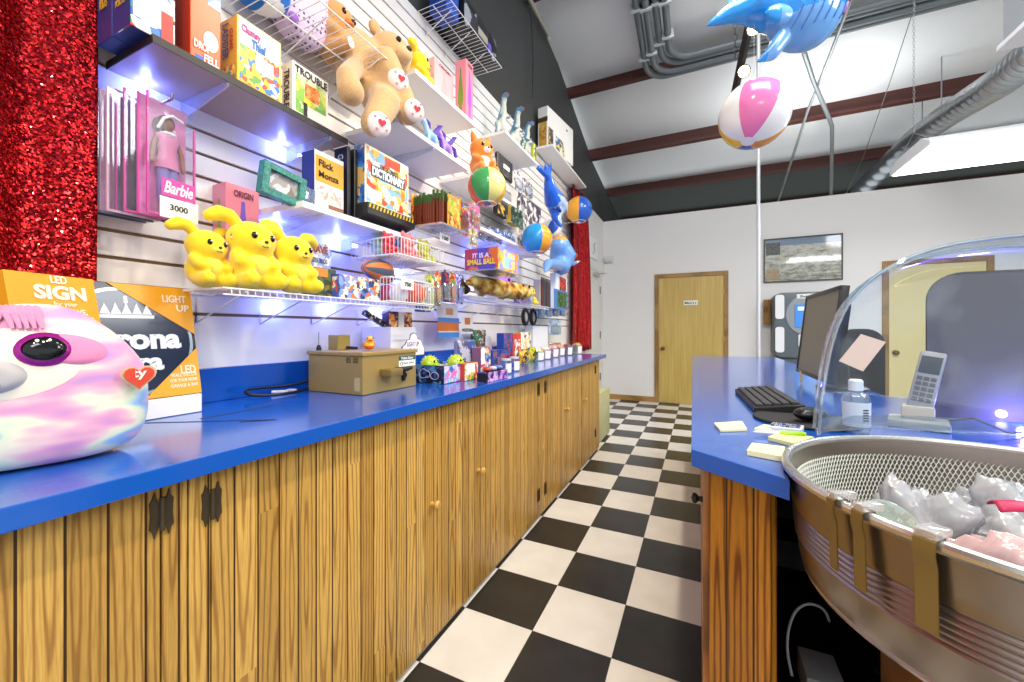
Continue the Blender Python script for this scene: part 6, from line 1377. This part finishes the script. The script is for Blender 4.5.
m = MB(); m.tube([(-1.1186, 1.30+.007*math.cos(2*PI*k/10), 1.033+.007*math.sin(2*PI*k/10)) for k in range(10)], .0012, 5, closed=True); part('label_mark', m, INK, lb_); text('lettering', 'Insert Tickets', lb_, (-1.1183, 1.313, 1.030), (0, 1, 0), (0, 0, 1), .065, .009, M('#55585a', .5), .0003)
m = MB(); m.tube([(-1.40, 1.13, 1.09), (-1.40, 1.13, 1.10), (-1.40, 1.13, 1.112)], [.010, .010, .005], 10); m.tube([(-1.40, 1.13, 1.11), (-1.40, 1.13, 1.165)], .0012, 5); part('antenna', m, BLACK, t)
m = MB(); m.box(-1.40, -1.345, 1.175, 1.24, 1.0905, 1.152); part('terminal_box', m, M('#a8924e', .4, .2), t, smooth=0, bevel=.002)
m = MB(); m.tube([(-1.345, 1.22, 1.1), (-1.325, 1.235, 1.097), (-1.32, 1.255, 1.095)], .006, 6); part('cable_stub', m, BLACK, t)
# loop of black cable behind it
m = MB(); pts = [(-1.41, 1.14, .985), (-1.43, 1.11, .965), (-1.45, 1.03, .955), (-1.455, .93, .96), (-1.445, .865, .962), (-1.41, .85, .95), (-1.38, .90, .940), (-1.375, .99, .938), (-1.40, 1.07, .940), (-1.43, 1.12, .945), (-1.45, 1.2, .94)]
PP = [Vector(p) for p in pts]
for _ in range(2):
    Q = [PP[0]]
    for a, b in zip(PP, PP[1:]): Q += [a*.75+b*.25, a*.25+b*.75]
    PP = Q+[PP[-1]]
m.tube(PP, .0052, 8); tag(part('cable_loop', m, BLACK, smooth=60), 'black cable looped on the counter left of the tan ticket machine', 'cable')
m = MB(); m.tube([(-1.44, .96, .942), (-1.41, .99, .941), (-1.43, 1.02, .941), (-1.40, 1.03, .941)], .006, 6); tag(part('plastic_tie', m, clear('#ffffff', .2, .5), smooth=60), 'clear plastic tie lying in the black cable loop', 'tie')
# rubber duck
dk = onX(369, 347, -1.21); dk.z = 1.0915
t = thing('rubber_duck', 'small orange and yellow rubber duck on top of the tan ticket machine', 'rubber duck', tuple(dk)); T = Matrix.Translation(dk) @ Matrix.Rotation(-.6, 4, 'Z') @ Matrix.Scale(.95, 4)
blob('duck_body', [('e', (0, 0, .020), (.030, .022, .019)), ('e', (.014, 0, .045), (.017, .016, .016)), ('t', [(-.02, 0, .022), (-.036, 0, .034)], [.012, .005])], [M('#f2b51c', .35), M('#e0641c', .35)], t, .004, 3, pick=lambda c, n: 1 if c.z < .018 else 0, T=T)
m = MB(); m.ell((.033, 0, .043), (.009, .009, .0045), T=T); part('beak', m, M('#d8431c', .4), t)
for q in (-1, 1):
    m = MB(); m.ell((.024, q*.011, .051), (.003, .003, .0035), 8, 6, T=T); part('eye', m, EYE, t)
    m = MB(); m.ell((-.004, q*.021, .024), (.016, .005, .010), T=T); part('wing', m, M('#e8841c', .4), t)
# white display box, goods on it, cloud sign
carton('display_box', 'large plain white box behind the tan ticket machine, packs on top', -1.48, -1.30, 1.437, 1.615, C0, 1.187, M('#f0f0f2', .35), M('#e6e6ea', .35))
carton('snack_carton', 'orange and dark printed carton on the large white box', -1.37, -1.325, 1.455, 1.62, 1.188, 1.262, art(['#e0702c', '#3a2a2a', '#f0a04a', '#6a3a5a', '#e8c8a0'], 40, 80), M('#4a3a5a', .4), panels=[('X', .38, 0, .62, 1, M('#f0e8e0', .4), 'white_band')])
m = MB(); R = Matrix.Translation((-1.36, 1.40, 1.222)) @ Matrix.Rotation(-.42, 4, 'X'); m.box(-.012, .012, -.075, .065, -.011, .011, T=R); tag(part('candy_bar', m, art(['#2a2a34', '#3a3a48', '#d8d0c0', '#1a1a20'], 60, 81), bevel=.003), 'dark patterned bar leaning on the printed carton on the white box', 'candy bar')
t = thing('cloud_sign', 'white cloud shaped card with purple lettering behind the ticket machine', 'sign', (-1.24, 1.50, C0))
cp = [(-.075, 0), (.085, 0), (.09, .03), (.075, .05), (.06, .075), (.03, .085), (.022, .105), (.0, .112), (-.02, .102), (-.025, .08), (-.045, .078), (-.06, .055), (-.08, .045), (-.085, .02)]
m = MB(); m.prism([(-1.24, 1.52+a, 1.05+b) for a, b in cp], (.003, 0, 0)); m.box(-1.244, -1.2405, 1.50, 1.54, C0, 1.07); part('card', m, M('#5a3a8a', .5), t, smooth=0)
m = MB(); m.prism([(-1.2365, 1.52+a*.93, 1.053+b*.93) for a, b in cp], (.0006, 0, 0)); part('white_face', m, PAPER, t, smooth=0)
text('lettering', 'LIGHT UP', t, (-1.2352, 1.475, 1.095), (0, 1, 0), (0, 0, 1), .085, .022, M('#7a4ab0', .5), .0004, .01); text('lettering', 'FUN', t, (-1.2352, 1.49, 1.066), (0, 1, 0), (0, 0, 1), .06, .02, M('#7a4ab0', .5), .0004, .01)
# open box of light-up balls
X0, X1, Y0, Y1 = -1.185, -1.03, 1.475, 1.725
t = thing('ball_display_box', 'dark blue printed open box of lime green light-up balls beside the ticket machine', 'display box', ((X0+X1)/2, (Y0+Y1)/2, C0))
FR = art(['#14203a', '#1f3a6a', '#2a5a8a', '#101828', '#5a8aa8'], 22, 82); FR2 = art(['#8fb0d8', '#e0c8e8', '#4a6ab0', '#e07ab0', '#c8dcec'], 30, 83)
m = MB(); m.box(X0, X1, Y0, Y0+.003, C0, C0+.082); m.box(X1-.003, X1, Y0+.003, Y1, C0, C0+.082); m.box(X0, X0+.003, Y0+.003, Y1, C0, C0+.082); m.box(X0+.003, X1-.003, Y1-.003, Y1, C0, C0+.082); m.box(X0+.003, X1-.003, Y0+.003, Y1-.003, C0, C0+.003)
part('tray', m, FR, t, smooth=0)
m = MB(); m.box(X1+.0003, X1+.0008, Y0+.002, Y1-.002, C0+.002, C0+.08); part('front_print', m, FR2, t, smooth=0)
m = MB(); m.tube([(X0+.05+.03*math.cos(2*PI*k/20), Y0-.0012, C0+.042+.02*math.sin(2*PI*k/20)*(1+.2*math.cos(k))) for k in range(20)], .002, 5, closed=True); m.tube([(X0+.105+.022*math.cos(2*PI*k/20), Y0-.0012, C0+.035+.016*math.sin(2*PI*k/20)) for k in range(20)], .002, 5, closed=True); part('outline_print', m, M('#b8a8e0', .5), t)
LIME = clear('#d8f060', .12, .75, body='#cdea1e', name='lime_rubber', rough=.1)
random.seed(9)
for k, (x, y) in enumerate(((-1.14, 1.52), (-1.075, 1.64), (-1.08, 1.53), (-1.14, 1.60), (-1.14, 1.68), (-1.07, 1.70))):
    big = k < 2; z = C0+(.082 if big else .045); rr = .040 if big else .034
    tb = thing('light_up_ball', ('lime green spiked ball at the near end of the dark blue open box', 'lime green spiked ball at the far end of the dark blue open box', 'pale clear wrapped ball low in the dark blue open box')[min(k, 2)], 'ball', (x, y, z), 'light-up balls in the dark blue box')
    m = MB(); m.ell((x, y, z), rr, 18, 12); part('ball_skin', m, LIME if big else clear('#f0f4f4', .2, .6, body='#dfe8dc', name='wrap_white'), tb)
    if big:
        m = MB()
        for q_ in range(60):
            zz = 1-2*(q_+.5)/60; a = q_*2.4; rr2_ = math.sqrt(1-zz*zz); dv = Vector((rr2_*math.cos(a), rr2_*math.sin(a), zz)); m.tube([Vector((x, y, z))+dv*rr*.97, Vector((x, y, z))+dv*rr*1.14], [.003, .0015], 5)
        part('soft_spikes', m, LIME, tb)
        for q_ in (-1, 1): m = MB(); m.ell((x+.035, y+q_*.012, z+.014), .006, 8, 6); part('eye', m, EYE, tb)
# small goods farther along the blue counter
def cbox(name, label, u0, u1, vb, vt, front, side, dep=.06, **kw): return sbox(name, label, u0, u1, vb, vt, front, side, dep, Z=CZ, **kw)
cbox('candy_box', 'small red and yellow candy box with white tag, right of the lime balls', 465, 478, 380, 363, art(['#c8302a', '#e8c83a', '#6ab04a', '#f0e8d8'], 30, 90), M('#c83a2a', .4), .05, panels=[('X', .1, .45, .75, .95, PAPER, 'price_tag')])
t = cbox('toy_tray', 'low dark tray with a purple printed front on the blue counter', 488, 508, 380.5, 371, art(['#5a4ab8', '#c07ad0', '#8a8ae0', '#e0b0d8', '#3a2a7a'], 30, 91), M('#15131c', .4), .06)
Xt, yt0, yt1, zt0, zt1 = span(488, 508, 380.5, 371, None, CZ)
for k, (u, v, cc, lab) in enumerate(((484, 370, '#b83a2a', 'red wrapped candy at the left of the low dark tray'), (491, 369, '#c8c0d8', 'pale wrapped candy in the middle of the low dark tray'), (499, 368, '#6a7ad0', 'blue wrapped candy at the right of the low dark tray'))):
    c = Vector((Xt-.03, yt0+(yt1-yt0)*(.2+.3*k), zt1+.0118)); o = part('wrapped_candy', MB().ell(tuple(c), (.02, .018, .012)), M(cc, .3)); tag(o, lab, 'candy')
cbox('candy_tub', 'colourful candy tub with a tall white tag, behind the low dark tray', 481, 492, 371, 347, art(['#e0c04a', '#d83a5a', '#4a8ad0', '#e8e0d8', '#3a3a8a'], 34, 92), M('#8a5a7a', .4), .06, panels=[('X', 0, .3, .32, .95, PAPER, 'price_tag')])
cbox('blue_carton', 'dark blue printed carton right of the colourful candy tub', 492, 505, 369, 350, art(['#2a3a8a', '#3a4aa0', '#8a5a6a', '#1a2a5a'], 24, 93), M('#1f2f6a', .4), .07)
cbox('grey_bag', 'grey and violet clear bag standing against the wall behind the candy', 459, 476, 372, 340, art(['#9a98a8', '#6a6a88', '#c0bcc4', '#5a4a78', '#3a5aa0'], 20, 94), M('#8a88a0', .4), .04, bev=.01, cat='bag')
sbox('figure_pack', 'green and red toy figure pack on the wall above the candy tub', 473, 486, 350, 330, art(['#3a7a4a', '#c83a2a', '#5a9a6a', '#e8e0d0', '#2a4a3a'], 34, 95), M('#3a6a4a', .4), .02, X=-1.42, cat='toy pack')
sbox('price_card', 'white price card right of the green and red toy figure pack', 485.5, 491, 346, 336, PAPER, PAPER, .002, X=-1.40)
cbox('game_carton', 'blue carton with a red figure, at the middle of the blue counter', 504, 513, 363, 333, art(['#2a4a9a', '#2a6ab8', '#b83a3a', '#1f3a7a'], 24, 96), M('#2a4a9a', .4), .06)
cbox('cereal_carton', 'red carton with a white cartoon blob, right of the blue carton', 513, 521, 361, 334, M('#d8402e', .4), M('#c83a2a', .4), .06, panels=[('X', .2, .2, .9, .8, art(['#f2efe8', '#d8402e', '#f6f4f0'], 30, 97), 'printed_picture')])
cbox('cereal_carton', 'white and yellow carton with black marks, right of the red carton', 521, 531, 359, 332, art(['#f2efe6', '#f0ece0', '#e8c83a', '#2a2a2a', '#f4f0e8'], 24, 98), M('#e8c83a', .4), .06)
for k, (u0, u1, vb, vt, lab) in enumerate(((507.5, 514, 374, 359, 'clear candy jar with a white label, nearer of two beside the purple tray'), (515.5, 522, 371.5, 357, 'clear candy jar with a white label, farther of two beside the purple tray'))):
    p = onZ((u0+u1)/2, vb, CZ); h = onX((u0+u1)/2, vt, p.x).z-CZ; r_ = .028
    t = thing('candy_jar', lab, 'jar', (p.x-r_, p.y, C0), 'clear candy jars'); c = (p.x-r_, p.y, C0)
    part('jar_body', MB().lathe([(0, 0), (r_, 0), (r_, h*.86), (r_*.9, h*.9)], c, 20), clear('#eef2fa', .2, .25, body='#9fb0d8', name='jar_plastic'), t)
    part('lid', MB().lathe([(r_*.98, h*.88), (r_*.98, h), (0, h)], c, 20), M('#c8ccd8', .4), t)
    part('jar_label', MB().grid(lambda u, v: (c[0]+(r_+.001)*math.cos(-1.2+1.6*u), c[1]+(r_+.001)*math.sin(-1.2+1.6*u), c[2]+h*(.1+.6*v)), 10, 1), PAPER, t)
    part('candy_fill', MB().lathe([(0, .003), (r_*.9, .003), (r_*.9, h*.6), (0, h*.65)], c, 16), art(['#3a4ab8', '#5a6ad0', '#e0e0f0', '#8a4ab0'], 90, 99+k), t)
for k, (u0, u1, vb, vt, pal, lab) in enumerate(((524, 532, 364, 350, ['#e0b02a', '#2a2a2a', '#c8902a', '#8a5a1a'], 'yellow and black crinkled snack bag, nearer of two'), (532, 540, 361.5, 348, ['#c8d03a', '#e8c02a', '#2a2a1a', '#7a9a2a'], 'yellow green crinkled snack bag, farther of two'))):
    X_, y0, y1, z0, z1 = span(u0, u1, vb, vt, None, CZ); off = Vector((k*2.2, 1.3, 0)); m = MB()
    def f(u, v):
        a = 2*PI*u; y = (y0+y1)/2+(y1-y0)/2*math.cos(a); w_ = .035*math.sin(a)*math.sin(PI*max(.05, min(.95, v)))**.6
        return (X_-.04+w_+.008*noise.noise(Vector((8*u, 6*v, k))), y+.01*noise.noise(Vector((7*v, 5*u, 3+k))), C0+.002+(z1-CZ)*v)
    m.grid(f, 24, 10, cu=True); tag(part('snack_bag', m, art(pal, 30, 101+k, rough=.2), smooth=80), lab, 'bag', 'crinkled snack bags')
for k, (u0, u1, vb, vt, pal, lab) in enumerate(((540, 547, 361, 349, ['#b8d04a', '#e8e8d0', '#7aa03a'], 'nearest of six, green candies'), (547.5, 553, 359.5, 347, ['#e8c8a8', '#f0e0d0', '#d09a7a'], 'second of six, beige candies'), (555, 561, 357.5, 346, ['#e8a0a0', '#f0d0c8', '#c86a6a'], 'third of six, pink candies'), (562, 567, 356, 345, ['#d88a7a', '#f0c8b0', '#a85a4a'], 'fourth of six, salmon candies'), (568, 576, 355.5, 344, ['#8a3a2a', '#b05a3a', '#5a2a1a'], 'fifth of six, brown red candies'), (577, 586, 354, 343, ['#c8a05a', '#9ac06a', '#a86a3a'], 'farthest of six, tan and green candies'))):
    X_, y0, y1, z0, z1 = span(u0, u1, vb, vt, None, CZ); h = z1-CZ; r_ = min(.05, (y1-y0)*.42); c = (X_-r_, (y0+y1)/2, C0)
    t = thing('candy_cup', 'white labelled clear candy cup, %s' % lab, 'candy cup', c, 'candy cups in the far row')
    part('cup', MB().lathe([(0, 0), (r_*.86, 0), (r_, h*.8), (r_*1.03, h*.82)], c, 18), clear('#f2f2f4', .2, .2, body='#e0dcd8', name='cup_plastic'), t)
    part('candy_heap', MB().lathe([(0, .003), (r_*.82, .003), (r_*.95, h*.76), (r_*.6, h*.96), (0, h*1.02)], c, 16), art(pal, 60, 110+k), t)
    part('cup_label', MB().grid(lambda u, v: (c[0]+r_*(.93+.1*v)*math.cos(-1.1+1.3*u)*1.02, c[1]+r_*(.93+.1*v)*math.sin(-1.1+1.3*u)*1.02, c[2]+h*(.08+.62*v)), 8, 1), PAPER, t)
sbox('white_carton', 'plain white carton behind the far row of candy cups', 533, 548, 350, 326, M('#eceef2', .4), M('#e2e4ea', .4), .08, X=-1.36, Z=CZ)
m = MB(); random.seed(3)
X_, y0, y1, z0, z1 = span(550, 563, 348, 336, -1.36, CZ)
t = thing('candy_bin', 'heaped beige wrapped candies in a low bin behind the far cups', 'candy bin', (X_, (y0+y1)/2, C0))
m = MB(); m.box(X_-.08, X_, y0, y1, C0, C0+.07); part('bin', m, M('#e6dccf', .5), t, smooth=0, bevel=.004)
m = MB()
for k in range(40): m.ell((X_-.04+random.uniform(-.035, .035), random.uniform(y0+.03, y1-.03), C0+.075+random.uniform(0, .035)), (.014, .02, .01), 8, 6)
o = part('candies', m, art(['#e8d8b8', '#d0b080', '#f0e8d8', '#b07a5a'], 50, 120), t); o['kind'] = 'stuff'
